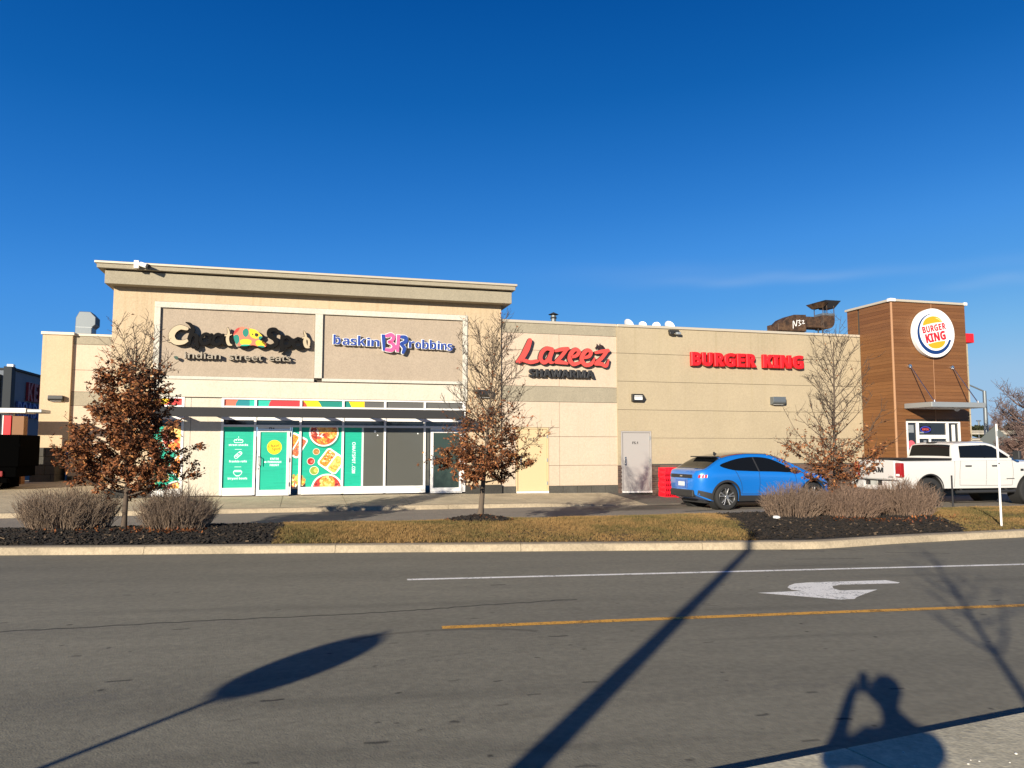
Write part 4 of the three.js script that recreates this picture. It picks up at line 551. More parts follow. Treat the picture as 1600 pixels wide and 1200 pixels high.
{ // round roundel on the tower
  const s = wallThing('restaurant_logo', 'round white sign with tilted red words between orange bun halves on the wood tower', 'sign', 22.4, 5.03, 1.725);
  mesh('disc', new THREE.CylinderGeometry(0.91, 0.91, 0.16, 56).rotateX(Math.PI / 2).translate(0, 0.95, 0.1), M.letterWhite, s);
  const art = canvasTex(512, 512, (x) => {
    x.fillStyle = '#f4f3ee'; x.fillRect(0, 0, 512, 512); x.translate(256, 256);
    x.strokeStyle = '#14356e'; x.lineCap = 'butt'; for (let i = 0; i < 70; i++) { const t = i / 70, a = lerp(-1.75, -5.95, t); x.lineWidth = 6 + 34 * Math.sin(Math.min(1, t * 1.15) * 2.2) ** 1.2 * (t < 0.92 ? 1 : 0.85); x.beginPath(); x.arc(2, 2, 206 + 0 * t, a - 0.07, a); x.stroke(); }
    x.rotate(-0.2);
    x.fillStyle = '#f2a11c'; x.beginPath(); x.moveTo(-128, -96); x.bezierCurveTo(-110, -205, 110, -205, 128, -96); x.quadraticCurveTo(0, -112, -128, -96); x.fill();
    x.beginPath(); x.moveTo(-112, 104); x.quadraticCurveTo(0, 92, 118, 104); x.bezierCurveTo(100, 190, -86, 190, -112, 104); x.fill();
    x.strokeStyle = '#fbe3a8'; x.lineWidth = 6; x.beginPath(); x.arc(30, -60, 95, -1.3, -0.5); x.stroke();
    x.fillStyle = '#d0202c'; x.textAlign = 'center'; x.textBaseline = 'alphabetic'; x.strokeStyle = '#d0202c'; x.lineJoin = 'round';
    x.save(); x.scale(1, 1.12); x.font = 'bold 82px sans-serif'; x.lineWidth = 4; x.fillText('BURGER', 4, -16, 310); x.strokeText('BURGER', 4, -16, 310); x.font = 'bold 108px sans-serif'; x.lineWidth = 8; x.fillText('KING', 4, 78, 300); x.strokeText('KING', 4, 78, 300); x.restore();
    x.fillStyle = '#444'; x.font = '24px sans-serif'; x.fillText('®', 190, 122);
  });
  mesh('disc_face', new THREE.CircleGeometry(0.895, 56).translate(0, 0.95, 0.186), phys(lin(0.92, 0.92, 0.92), 0.35, { map: art }), s);
}
// ------------------------------------------------------------------ fittings on walls and roof
function sconce(label, u, v, z, w, h, d, m, group) { const t = wallThing('wall_light', label, 'wall light', u, v, z, group); mesh('back_plate', rbx(-w * 0.35, w * 0.35, 0.03, h - 0.02, 0, 0.03, 0.01), m, t); const s = new THREE.Shape(); s.moveTo(0, 0); s.quadraticCurveTo(d * 1.05, 0.0, d, h * 0.45); s.lineTo(d * 0.96, h); s.lineTo(0, h); const g = new THREE.ExtrudeGeometry(s, { depth: w, bevelEnabled: true, bevelSize: 0.008, bevelThickness: 0.012, bevelSegments: 2 }).rotateY(-Math.PI / 2).translate(w / 2, 0, 0.02); mesh('housing', g, m, t); mesh('lens', bx(-w * 0.4, w * 0.4, -0.012, -0.006, 0.04, d * 0.7), M.letterWhite, t); return t; }
const bronze = std(lin(0.026, 0.025, 0.023), 0.4);
sconce('dark wall light on the cream pier behind the bare young tree', 5.75, 3.42, 0, 0.46, 0.24, 0.2, bronze); sconce('dark wall light on the cream pier at the far left', -9.43, 3.58, -8.76, 0.5, 0.2, 0.2, bronze);
sconce('silver half-round wall light on the beige wall below the red letters', 16.94, 3.35, -0.02, 0.5, 0.27, 0.22, M.galv);
{ const t = wallThing('flood_light', 'bronze wall pack light with white lens above the grey steel door', 'wall light', 11.35, 3.38, -0.02); const s = new THREE.Shape(); [[-0.23, 0], [0.16, 0], [0.24, 0.11], [0.16, 0.25], [-0.23, 0.25]].forEach((p, i) => (i ? s.lineTo(...p) : s.moveTo(...p))); mesh('housing', new THREE.ExtrudeGeometry(s, { depth: 0.12, bevelEnabled: true, bevelSize: 0.01, bevelThickness: 0.01, bevelSegments: 1 }), bronze, t); mesh('lens', rbx(-0.17, 0.13, 0.05, 0.2, 0.12, 0.145, 0.01), M.letterWhite, t); mesh('louvre', rbx(-0.17, 0.13, 0.15, 0.17, 0.14, 0.155, 0.004), bronze, t); }
{ const t = wallThing('security_camera', 'dark twin security camera bracket under the parapet of the beige wall', 'camera', 12.77, 5.84, -0.02); mesh('base', rbx(-0.2, 0.2, 0.06, 0.14, 0, 0.1, 0.01), bronze, t); for (const k of [-1, 1]) mesh('lamp_head', rbx(k * 0.13 - 0.09, k * 0.13 + 0.09, -0.04, 0.05, 0.06, 0.22, 0.02), k < 0 ? bronze : M.steel, t); }
{ const t = wallThing('security_camera', 'white security camera on the cornice near its left corner', 'camera', -4.86, 7.0, 0.6); mesh('mount', rbx(-0.08, 0.06, 0, 0.24, 0, 0.12, 0.02), M.white, t); mesh('housing', bar(V(0.1, 0.14, 0.06), V(0.3, 0.06, 0.2), 0.07, 14), M.white, t); mesh('lens', bar(V(0.3, 0.06, 0.2), V(0.36, 0.035, 0.24), 0.066, 14), M.black, t); }
{ const t = wallThing('vent_stack', 'slim metal flue with flat rain cap on the roof behind the red script sign', 'chimney', 9.22, 5.9, -3); mesh('pipe', new THREE.CylinderGeometry(0.1, 0.1, 0.95, 16).translate(0, 0.48, 0), M.galv, t); mesh('collar', new THREE.CylinderGeometry(0.12, 0.12, 0.06, 16).translate(0, 0.86, 0), M.charcoal, t); mesh('rain_cap', new THREE.ConeGeometry(0.2, 0.1, 18).translate(0, 1.04, 0), M.charcoal, t); }
[[11.9, 6.05, 0.2, 0.25, 'leftmost and largest of the white satellite dishes above the parapet'], [12.5, 6.05, 0.14, -0.2, 'second small white satellite dish from the left above the parapet'], [13.08, 6.05, 0.14, -0.45, 'third white satellite dish from the left, tilted, above the parapet'], [13.62, 6.05, 0.2, 0.1, 'rightmost of the white satellite dishes above the parapet']].forEach(([u, v, r, a, label]) => {
  const t = wallThing('satellite_dish', label, 'satellite dish', u, v, -2, 'satellite dishes on the roof edge'); const pts = []; for (let i = 0; i <= 10; i++) pts.push(new THREE.Vector2(i / 10 * r * 1.1, 0.28 * r * (i / 10) ** 2)); const g = new THREE.LatheGeometry(pts, 26).rotateX(Math.PI / 2 - 0.35).rotateY(a).translate(0, 0.4, 0);
  mesh('dish', g, M.white, t); mesh('mast', bar(V(0, 0, -0.05), V(0, 0.38, -0.05), 0.025), M.galv, t); const e = V(Math.sin(a) * 0.24, 0.3, Math.cos(a) * 0.24); mesh('feed_arm', bar(V(0, 0.24, 0.0), e, 0.012), M.charcoal, t); mesh('feed_horn', bar(e, e.clone().add(V(0, 0.06, -0.02)), 0.03), M.charcoal, t);
});
{ const t = wallThing('roof_hatch', 'low dark roof unit just showing above the parapet of the beige wall', 'roof unit', 15.1, 5.7, -2.4); mesh('housing', rbx(-0.5, 0.45, 0, 0.72, -1, 0, 0.03), M.taupe, t); mesh('lid', rbx(-0.4, 0.35, 0.72, 0.77, -0.9, 0.05, 0.02), M.charcoal, t); }
{ // kitchen exhaust duct
  const t = wallThing('exhaust_duct', 'rusty brown kitchen exhaust duct with chalk marks and hooded outlet on the roof', 'exhaust duct', 21, 5.9, -4);
  const rust = std(lin(0.105, 0.075, 0.05), 0.7, { map: greyTex(SZ, (i) => { const v = 0.72 + concN[i] * 0.5; return [v, v * 0.86, v * 0.74]; }, [1, 1]) });
  const prof = new THREE.Shape(); [[-1.42, 0.9], [-1.42, 1.18], [-1.2, 1.24], [-1.0, 1.42], [-0.62, 1.58], [-0.05, 1.6], [-0.05, 0.9]].forEach((p, i) => (i ? prof.lineTo(...p) : prof.moveTo(...p)));
  mesh('fan_housing', planarUV(new THREE.ExtrudeGeometry(prof, { depth: 0.8, bevelEnabled: true, bevelSize: 0.02, bevelThickness: 0.02, bevelSegments: 1 }).translate(0, 0, -0.4)), rust, t);
  mesh('duct', planarUV(new RoundedBoxGeometry(1.15, 0.5, 0.6, 2, 0.06).translate(0.5, 1.33, 0)), rust, t);
  const el = new THREE.Shape(); el.moveTo(0.95, 1.08); el.lineTo(1.1, 1.08); el.quadraticCurveTo(1.48, 1.1, 1.5, 1.45); el.lineTo(1.5, 1.7); el.lineTo(0.92, 1.7); el.lineTo(0.92, 1.4); mesh('elbow', planarUV(new THREE.ExtrudeGeometry(el, { depth: 0.6, bevelEnabled: true, bevelSize: 0.015, bevelThickness: 0.015, bevelSegments: 1 }).translate(0, 0, -0.3)), rust, t);
  mesh('outlet_rim', rbx(0.9, 1.52, 1.66, 1.76, -0.32, 0.32, 0.01), M.galv, t);
  for (const [x, z] of [[0.92, 0.3], [1.12, 0.3], [1.48, 0.3], [0.92, -0.3], [1.48, -0.3]]) mesh('hood_leg', bar(V(x, 1.72, z), V(x, 2.1, z), 0.018), rust, t);
  const hood = (x0, x1, y0, y1, w0, w1) => { const gg = new THREE.BufferGeometry(), a = [[x0 + w0, y0, -0.25], [x1 - w0, y0, -0.25], [x1 - w0, y0, 0.25], [x0 + w0, y0, 0.25]], c = [[x0, y1, -0.45], [x1, y1, -0.45], [x1, y1, 0.45], [x0, y1, 0.45]], tr = []; for (let i = 0; i < 4; i++) { const j = (i + 1) % 4; tr.push(...a[i], ...a[j], ...c[j], ...a[i], ...c[j], ...c[i]); } tr.push(...a[0], ...a[1], ...a[2], ...a[0], ...a[2], ...a[3]); gg.setAttribute('position', new THREE.Float32BufferAttribute(tr, 3)); gg.computeVertexNormals(); return planarUV(gg); };
  mesh('wind_hood', hood(0.95, 1.75, 2.0, 2.32, 0.2), M.black, t); mesh('wind_hood', hood(0.6, 1.1, 2.0, 2.22, 0.16), rust, t);
  for (const x of [-0.02, 0.72, 0.95]) mesh('support_leg', bar(V(x, 0, 0.2), V(x, 1.1, 0.2), 0.03), M.charcoal, t);
  mesh('chalk_mark', [stroke([[-0.7, 1.0], [-0.68, 1.32], [-0.56, 1.1], [-0.5, 1.36]], [0.03], 0.004, 0.42), stroke([[-0.46, 1.34], [-0.34, 1.36], [-0.4, 1.24], [-0.3, 1.2], [-0.42, 1.12]], [0.025], 0.004, 0.42), stroke([[-0.26, 1.34], [-0.16, 1.36], [-0.22, 1.22], [-0.12, 1.24]], [0.025], 0.004, 0.42)], M.letterWhite, t);
}
{ const t = wallThing('roof_vent', 'galvanised gooseneck vent hood on the set-back roof at the left', 'roof vent', -9.05, 6.1, -11); const s = new THREE.Shape(); [[-0.34, 0], [-0.32, 1.1], [-0.2, 1.36], [0.2, 1.36], [0.4, 1.15], [0.4, 0.85], [0.27, 0.72], [0.27, 0]].forEach((p, i) => (i ? s.lineTo(...p) : s.moveTo(...p))); mesh('hood', planarUV(new THREE.ExtrudeGeometry(s, { depth: 0.7, bevelEnabled: true, bevelSize: 0.02, bevelThickness: 0.02, bevelSegments: 1 }).translate(0, 0, -0.35)), M.galv, t); mesh('curb', rbx(-0.4, 0.4, 0, 0.3, -0.42, 0.42, 0.02), M.galv, t); mesh('opening', bx(0.405, 0.425, 0.86, 1.14, -0.28, 0.28), M.black, t); mesh('seam', bx(-0.33, 0.3, 0.7, 0.72, 0.368, 0.378), M.steel, t); }

// ------------------------------------------------------------------ vehicles
const csg = new Evaluator(); csg.useGroups = false; csg.attributes = ['position', 'normal', 'uv'];
function shell({ xs, top, bot, belt, half, crown, tumble, tuck = 0.06, wells = [], wellR = 0.43, wellIn = 0.5 }) {
  const shoulder = (x) => Math.min(belt(x), top(x)) - 0.16;
  const sideZ = (x, y) => { const W = half(x), b = belt(x), s = shoulder(x); if (y > b) return Math.max(0.02, W - 0.012 - (y - b) * tumble); if (y < s) return W - tuck * Math.pow((s - y) / Math.max(0.1, s - bot(x)), 1.8); return W - 0.012 * Math.pow((y - s) / Math.max(0.05, b - s), 2); };
  const yr = (x) => top(x) - Math.min(crown(x), (top(x) - bot(x)) * 0.5), pw = 2.7;
  const roofY = (x, z) => { const zr = sideZ(x, yr(x)), q = Math.min(1, Math.abs(z / zr)); return yr(x) + (top(x) - yr(x)) * Math.pow(1 - Math.pow(q, pw), 1 / pw); };
  const ns = 16, nr = 9, loops = xs.map((x) => { const h = []; const yb = bot(x); h.push([0.0, yb], [sideZ(x, yb) * 0.9, yb]); for (let i = 0; i <= ns; i++) { const y = lerp(yb + 0.015, yr(x), i / ns); h.push([sideZ(x, y), y]); } for (let j = 1; j <= nr; j++) { const a = j / nr * Math.PI / 2, zr = sideZ(x, yr(x)); h.push([j === nr ? 0 : zr * Math.pow(Math.cos(a), 2 / pw), yr(x) + (top(x) - yr(x)) * Math.pow(Math.sin(a), 2 / pw)]); } const full = h.slice(); for (let i = h.length - 2; i > 0; i--) full.push([-h[i][0], h[i][1]]); return full.map(([z, y]) => [x, y, z]); });
  const n = loops[0].length, pos = [], idx = []; loops.forEach((l) => l.forEach((p) => pos.push(...p)));
  for (let i = 0; i + 1 < loops.length; i++) for (let j = 0; j < n; j++) { const a = i * n + j, b = i * n + (j + 1) % n, c = a + n, d = b + n; idx.push(a, b, c, b, d, c); }
  for (const [i, flip] of [[0, true], [loops.length - 1, false]]) { const c = pos.length / 3, l = loops[i]; pos.push(l[0][0], (Math.min(...l.map((p) => p[1])) + Math.max(...l.map((p) => p[1]))) / 2, 0); for (let j = 0; j < n; j++) flip ? idx.push(c, i * n + (j + 1) % n, i * n + j) : idx.push(c, i * n + j, i * n + (j + 1) % n); }
  let g = new THREE.BufferGeometry(); g.setAttribute('position', new THREE.Float32BufferAttribute(pos, 3)); g.setIndex(idx); g.setAttribute('uv', new THREE.BufferAttribute(new Float32Array(pos.length / 3 * 2), 2)); g.computeVertexNormals();
  const v0 = V().fromArray(loops[Math.floor(xs.length / 2)][8]); // outward check
  { const k = (Math.floor(xs.length / 2)) * n + 8; if (g.attributes.normal.getZ(k) * v0.z < 0) { for (let i = 0; i < idx.length; i += 3) [idx[i], idx[i + 1]] = [idx[i + 1], idx[i]]; g.setIndex(idx); g.computeVertexNormals(); } }
  for (const [wx, wy] of wells) for (const sgn of [1, -1]) { const A = new Brush(g), C = new THREE.CylinderGeometry(wellR, wellR, 0.9, 40).rotateX(Math.PI / 2).translate(wx, wy, sgn * (wellIn + 0.45)), Bb = new Brush(C); A.updateMatrixWorld(); Bb.updateMatrixWorld(); g = csg.evaluate(A, Bb, SUBTRACTION).geometry; }
  g = toCreasedNormals(g.index ? g.toNonIndexed() : g, R(38));
  const tess = new TessellateModifier(0.11, 5);
  const side = (poly, off, s = 1, smooth = false) => { const sh = new THREE.Shape(); const q = smooth ? new THREE.CatmullRomCurve3(poly.map(([a, b]) => V(a, b, 0)), true, 'centripetal').getPoints(poly.length * 5).map((p) => [p.x, p.y]) : poly; q.forEach(([a, b], i) => (i ? sh.lineTo(a, b) : sh.moveTo(a, b))); const ge = tess.modify(new THREE.ShapeGeometry(sh).toNonIndexed()), p = ge.attributes.position; for (let i = 0; i < p.count; i++) p.setZ(i, s * (sideZ(p.getX(i), p.getY(i)) + off)); const m = mergeVertices(ge, 1e-4); m.computeVertexNormals(); return m; };
  const seam = (path, w, s = 1, off = 0.003) => { const c = new THREE.CatmullRomCurve3(path.map(([a, b]) => V(a, b, 0)), false, 'centripetal'), L = [], n2 = 16; for (let i = 0; i <= n2; i++) { const p = c.getPoint(i / n2), d = c.getTangent(i / n2); L.push([p.x - d.y * w / 2, p.y + d.x * w / 2], [p.x + d.y * w / 2, p.y - d.x * w / 2]); } const t = []; const P = ([a, b]) => [a, b, s * (sideZ(a, b) + off)]; for (let i = 0; i < n2; i++) { const [A, B, C, D] = [L[2 * i], L[2 * i + 1], L[2 * i + 3], L[2 * i + 2]].map(P); t.push(...A, ...B, ...C, ...A, ...C, ...D); } const ge = new THREE.BufferGeometry(); ge.setAttribute('position', new THREE.Float32BufferAttribute(t, 3)); ge.computeVertexNormals(); return ge; };
  const roof = (xa, xb, fa, fb, off, nx = 14, nz = 20) => { const pos2 = [], id2 = []; for (let i = 0; i <= nx; i++) for (let j = 0; j <= nz; j++) { const x = lerp(xa, xb, i / nx), f = lerp(fa(x), fb(x), j / nz), z = f * sideZ(x, yr(x)); pos2.push(x, roofY(x, z), z); } for (let i = 0; i < nx; i++) for (let j = 0; j < nz; j++) { const a = i * (nz + 1) + j; id2.push(a, a + 1, a + nz + 2, a, a + nz + 2, a + nz + 1); } const ge = new THREE.BufferGeometry(); ge.setAttribute('position', new THREE.Float32BufferAttribute(pos2, 3)); ge.setIndex(id2); ge.computeVertexNormals(); const p = ge.attributes.position, m = ge.attributes.normal; for (let i = 0; i < p.count; i++) { const sg = m.getY(i) < 0 ? -1 : 1; p.setXYZ(i, p.getX(i) + sg * m.getX(i) * off, p.getY(i) + sg * m.getY(i) * off, p.getZ(i) + sg * m.getZ(i) * off); } return ge; };
  return { geo: g, side, seam, roof, sideZ, roofY };
}
const rubber = std(lin(0.016, 0.016, 0.016), 0.85), plastic = std(lin(0.022, 0.022, 0.023), 0.6), tint = phys(lin(0.006, 0.007, 0.008), 0.06, { specularIntensity: 0.45 });
function wellLiner(par, x, y, r, zi, zo) { for (const k of [1, -1]) mesh('wheel_well', [new THREE.CylinderGeometry(r - 0.004, r - 0.004, zo - zi, 36, 1, true).rotateX(Math.PI / 2).translate(x, y, k * (zi + zo) / 2), new THREE.CircleGeometry(r - 0.004, 36).translate(x, y, k * (zi + 0.004))], rubber, par); }
function wheel(par, x, z, r, w, rimR, spokes, rimM, spokeM, sgn) {
  const g = new THREE.Group(); g.name = 'wheel'; g.position.set(x, r, z); par.add(g);
  const q = [[rimR, -w / 2 + 0.02], [rimR + 0.02, -w / 2], [r - 0.035, -w / 2 + 0.004], [r - 0.008, -w / 2 + 0.03], [r, -w * 0.2], [r, w * 0.2], [r - 0.008, w / 2 - 0.03], [r - 0.035, w / 2 - 0.004], [rimR + 0.02, w / 2], [rimR, w / 2 - 0.02], [rimR, -w / 2 + 0.02]].map((p) => new THREE.Vector2(...p));
  mesh('tyre', new THREE.LatheGeometry(q, 44).rotateX(Math.PI / 2), rubber, g);
  mesh('rim', [new THREE.LatheGeometry([[rimR - 0.045, -w * 0.3], [rimR - 0.03, w * 0.3], [rimR - 0.015, w / 2 - 0.012], [rimR + 0.005, w / 2 - 0.008], [rimR + 0.004, w / 2 - 0.03]].map((p) => new THREE.Vector2(...p)), 44).rotateX(Math.PI / 2 * (sgn > 0 ? 1 : -1))], rimM, g);
  mesh('brake_disc', new THREE.CylinderGeometry(rimR * 0.72, rimR * 0.72, 0.03, 28).rotateX(Math.PI / 2).translate(0, 0, sgn * w * 0.05), std(lin(0.06, 0.06, 0.06), 0.5, { metalness: 0.6 }), g);
  const sp = []; for (let k = 0; k < spokes; k++) for (const o of [-0.13, 0.13]) { const a = k / spokes * Math.PI * 2 + 0.3; const b0 = V(Math.cos(a) * 0.04, Math.sin(a) * 0.04, sgn * (w * 0.32)), b1 = V(Math.cos(a + o * 1.6) * (rimR - 0.015), Math.sin(a + o * 1.6) * (rimR - 0.015), sgn * (w * 0.42)); const d = b1.clone().sub(b0), bb = new RoundedBoxGeometry(0.034, d.length(), 0.03, 1, 0.006); bb.applyQuaternion(new THREE.Quaternion().setFromUnitVectors(V(0, 1, 0), d.clone().normalize())); sp.push(bb.translate((b0.x + b1.x) / 2, (b0.y + b1.y) / 2, (b0.z + b1.z) / 2)); }
  sp.push(new THREE.CylinderGeometry(0.05, 0.06, 0.05, 20).rotateX(Math.PI / 2).translate(0, 0, sgn * w * 0.34)); mesh('spokes', sp, spokeM, g); return g;
}
const xsOf = (a, b, n, e) => { const o = []; for (let i = 0; i <= n; i++) { const t = i / n; o.push(lerp(a, b, lerp(t, 0.5 - 0.5 * Math.cos(Math.PI * t), e))); } return o; };
function archRing(x, y, r0, r1, cut) { const p = []; const a0 = Math.asin((cut - y) / r1), n = 26; for (let i = 0; i <= n; i++) { const a = lerp(a0, Math.PI - a0, i / n); p.push([x + Math.cos(a) * r1, y + Math.sin(a) * r1]); } const b0 = Math.asin(clamp((cut - y) / r0, -1, 1)); for (let i = n; i >= 0; i--) { const a = lerp(b0, Math.PI - b0, i / n); p.push([x + Math.cos(a) * r0, y + Math.sin(a) * r0]); } return p; }
{ // blue electric crossover
  const turn = R(19), ct = Math.cos(turn), st = Math.sin(turn), wx = -1.49, zs = 0.8, contact = [6.0, -21.85];
  const c = thing('crossover_car', 'bright blue crossover car with black roof parked beside the beige wall', 'car', V(contact[0] - (wx * ct + zs * st), 0.004, contact[1] - (-wx * st + zs * ct)), turn);
  const paint = phys(lin(0.008, 0.16, 0.56), 0.3, { clearcoat: 1, clearcoatRoughness: 0.04, metalness: 0.15 });
  const top = curve([[-2.38, 1.0], [-2.31, 1.1], [-2.22, 1.135], [-2.1, 1.165], [-1.75, 1.37], [-1.5, 1.49], [-1.1, 1.575], [-0.55, 1.615], [-0.05, 1.61], [0.35, 1.535], [0.8, 1.36], [1.2, 1.14], [1.38, 1.055], [1.8, 0.99], [2.1, 0.9], [2.26, 0.78], [2.34, 0.64]]);
  const s = shell({ xs: xsOf(-2.38, 2.34, 66, 0.55), top, bot: curve([[-2.38, 0.44], [-2.2, 0.34], [-1.9, 0.24], [1.9, 0.22], [2.2, 0.27], [2.34, 0.38]]), belt: curve([[-2.38, 0.98], [-1.9, 1.07], [-1.2, 1.075], [0.7, 1.02], [1.3, 1.0], [2.34, 0.8]]), half: curve([[-2.38, 0.60], [-2.33, 0.70], [-2.24, 0.80], [-2.08, 0.88], [-1.8, 0.93], [-1.4, 0.945], [-0.6, 0.925], [0.4, 0.925], [1.3, 0.94], [1.8, 0.915], [2.1, 0.83], [2.25, 0.7], [2.34, 0.5]]), crown: curve([[-2.38, 0.03], [-2.1, 0.05], [-1.6, 0.11], [-0.5, 0.12], [0.6, 0.13], [1.2, 0.07], [2.34, 0.05]]), tumble: 0.52, tuck: 0.09, wells: [[-1.49, 0.37], [1.49, 0.37]], wellR: 0.415 });
  mesh('body', s.geo, paint, c);
  mesh('roof_panel', s.roof(-1.5, 0.42, () => -0.9, () => 0.9, 0.006, 20, 24), phys(lin(0.012, 0.012, 0.013), 0.2, { clearcoat: 1, clearcoatRoughness: 0.05 }), c);
  mesh('windscreen', s.roof(0.46, 1.33, (x) => -lerp(0.9, 0.97, (x - 0.46) / 0.87), (x) => lerp(0.9, 0.97, (x - 0.46) / 0.87), 0.005), tint, c); mesh('rear_window', s.roof(-2.12, -1.56, () => -0.86, () => 0.86, 0.006), tint, c);
  mesh('spoiler', [rbx(-1.74, -1.46, 1.47, 1.5, -0.55, 0.55, 0.012)], plastic, c); mesh('antenna', (() => { const sh = new THREE.Shape(); sh.moveTo(0, 0); sh.lineTo(0.2, 0); sh.quadraticCurveTo(0.1, 0.02, 0.02, 0.09); sh.lineTo(0, 0.08); return new THREE.ExtrudeGeometry(sh, { depth: 0.04, bevelEnabled: false }).translate(-1.3, 1.535, -0.02); })(), plastic, c);
  for (const k of [1, -1]) {
    mesh('side_window', s.side([[-1.66, 1.24], [-1.3, 1.37], [-0.8, 1.46], [-0.25, 1.475], [0.12, 1.42], [0.45, 1.29], [0.83, 1.08], [0.78, 1.045], [0.1, 1.06], [-0.8, 1.085], [-1.3, 1.12]], 0.005, k, true), tint, c);
    mesh('door_pillar', s.seam([[-0.4, 1.07], [-0.47, 1.47]], 0.05, k, 0.009), plastic, c);
    for (const p of [[[-0.4, 0.42], [-0.38, 0.7], [-0.4, 1.06]], [[0.86, 0.42], [0.88, 0.75], [0.8, 1.05]], [[-1.2, 1.1], [-1.12, 0.95], [-1.0, 0.7], [-0.98, 0.45]], [[-0.98, 0.44], [0.0, 0.42], [0.86, 0.42]]]) mesh('door_seam', s.seam(p, 0.012, k), plastic, c);
    mesh('lower_cladding', s.side([[-1.06, 0.23], [1.06, 0.23], [1.05, 0.37], [-1.05, 0.40]], 0.009, k), plastic, c); mesh('lower_cladding', s.side([[-2.3, 0.42], [-1.92, 0.28], [-1.9, 0.46], [-2.3, 0.56]], 0.009, k), plastic, c); mesh('lower_cladding', s.side([[1.9, 0.26], [2.22, 0.3], [2.22, 0.44], [1.9, 0.42]], 0.009, k), plastic, c);
    for (const x of [-1.49, 1.49]) { mesh('wheel_arch', s.side(archRing(x, 0.37, 0.412, 0.475, 0.27), 0.012, k), plastic, c); wheel(c, x, k * 0.815, 0.365, 0.235, 0.255, 5, std(lin(0.1, 0.1, 0.1), 0.35, { metalness: 0.7 }), std(lin(0.5, 0.5, 0.5), 0.3, { metalness: 0.85 }), k); }
    for (let i = 0; i < 3; i++) { const x0 = -2.31 + i * 0.075, y = 0.9 + i * 0.002; mesh('tail_light', s.side([[x0, y], [x0 + 0.045, y], [x0 + 0.06, y + 0.085], [x0 + 0.015, y + 0.085]], 0.012, k), phys(lin(0.5, 0.02, 0.02), 0.2, { clearcoat: 1 }), c); mesh('light_trim', s.side([[x0 + 0.047, y], [x0 + 0.06, y], [x0 + 0.075, y + 0.085], [x0 + 0.062, y + 0.085]], 0.012, k), M.letterWhite, c); }
    mesh('mirror', new THREE.SphereGeometry(0.1, 16, 10).scale(0.85, 0.75, 1.25).translate(0.74, 1.1, k * 1.0), plastic, c); mesh('mirror_foot', bar(V(0.78, 1.05, k * 0.86), V(0.76, 1.08, k * 0.95), 0.025), plastic, c);
    mesh('headlight', s.side([[2.02, 0.72], [2.24, 0.66], [2.24, 0.72], [2.04, 0.8]], 0.006, k), tint, c);
  }
  for (const x of [-1.49, 1.49]) wellLiner(c, x, 0.37, 0.415, 0.5, 0.86);
  mesh('rear_panel', rbx(-2.398, -2.37, 0.885, 0.99, -0.56, 0.56, 0.012), plastic, c); mesh('diffuser', rbx(-2.41, -2.3, 0.36, 0.56, -0.6, 0.6, 0.03), plastic, c); mesh('number_plate', rbx(-2.4, -2.375, 0.66, 0.78, -0.16, 0.16, 0.006), std(lin(0.6, 0.62, 0.6), 0.5), c); mesh('plate_recess', rbx(-2.388, -2.37, 0.6, 0.84, -0.34, 0.34, 0.02), phys(lin(0.006, 0.1, 0.4), 0.35, { clearcoat: 1 }), c); mesh('badge', rbx(-2.405, -2.39, 0.92, 0.96, -0.06, 0.06, 0.006), M.chrome, c); mesh('underbody', bx(-2.0, 2.0, 0.18, 0.3, -0.6, 0.6), plastic, c);
}
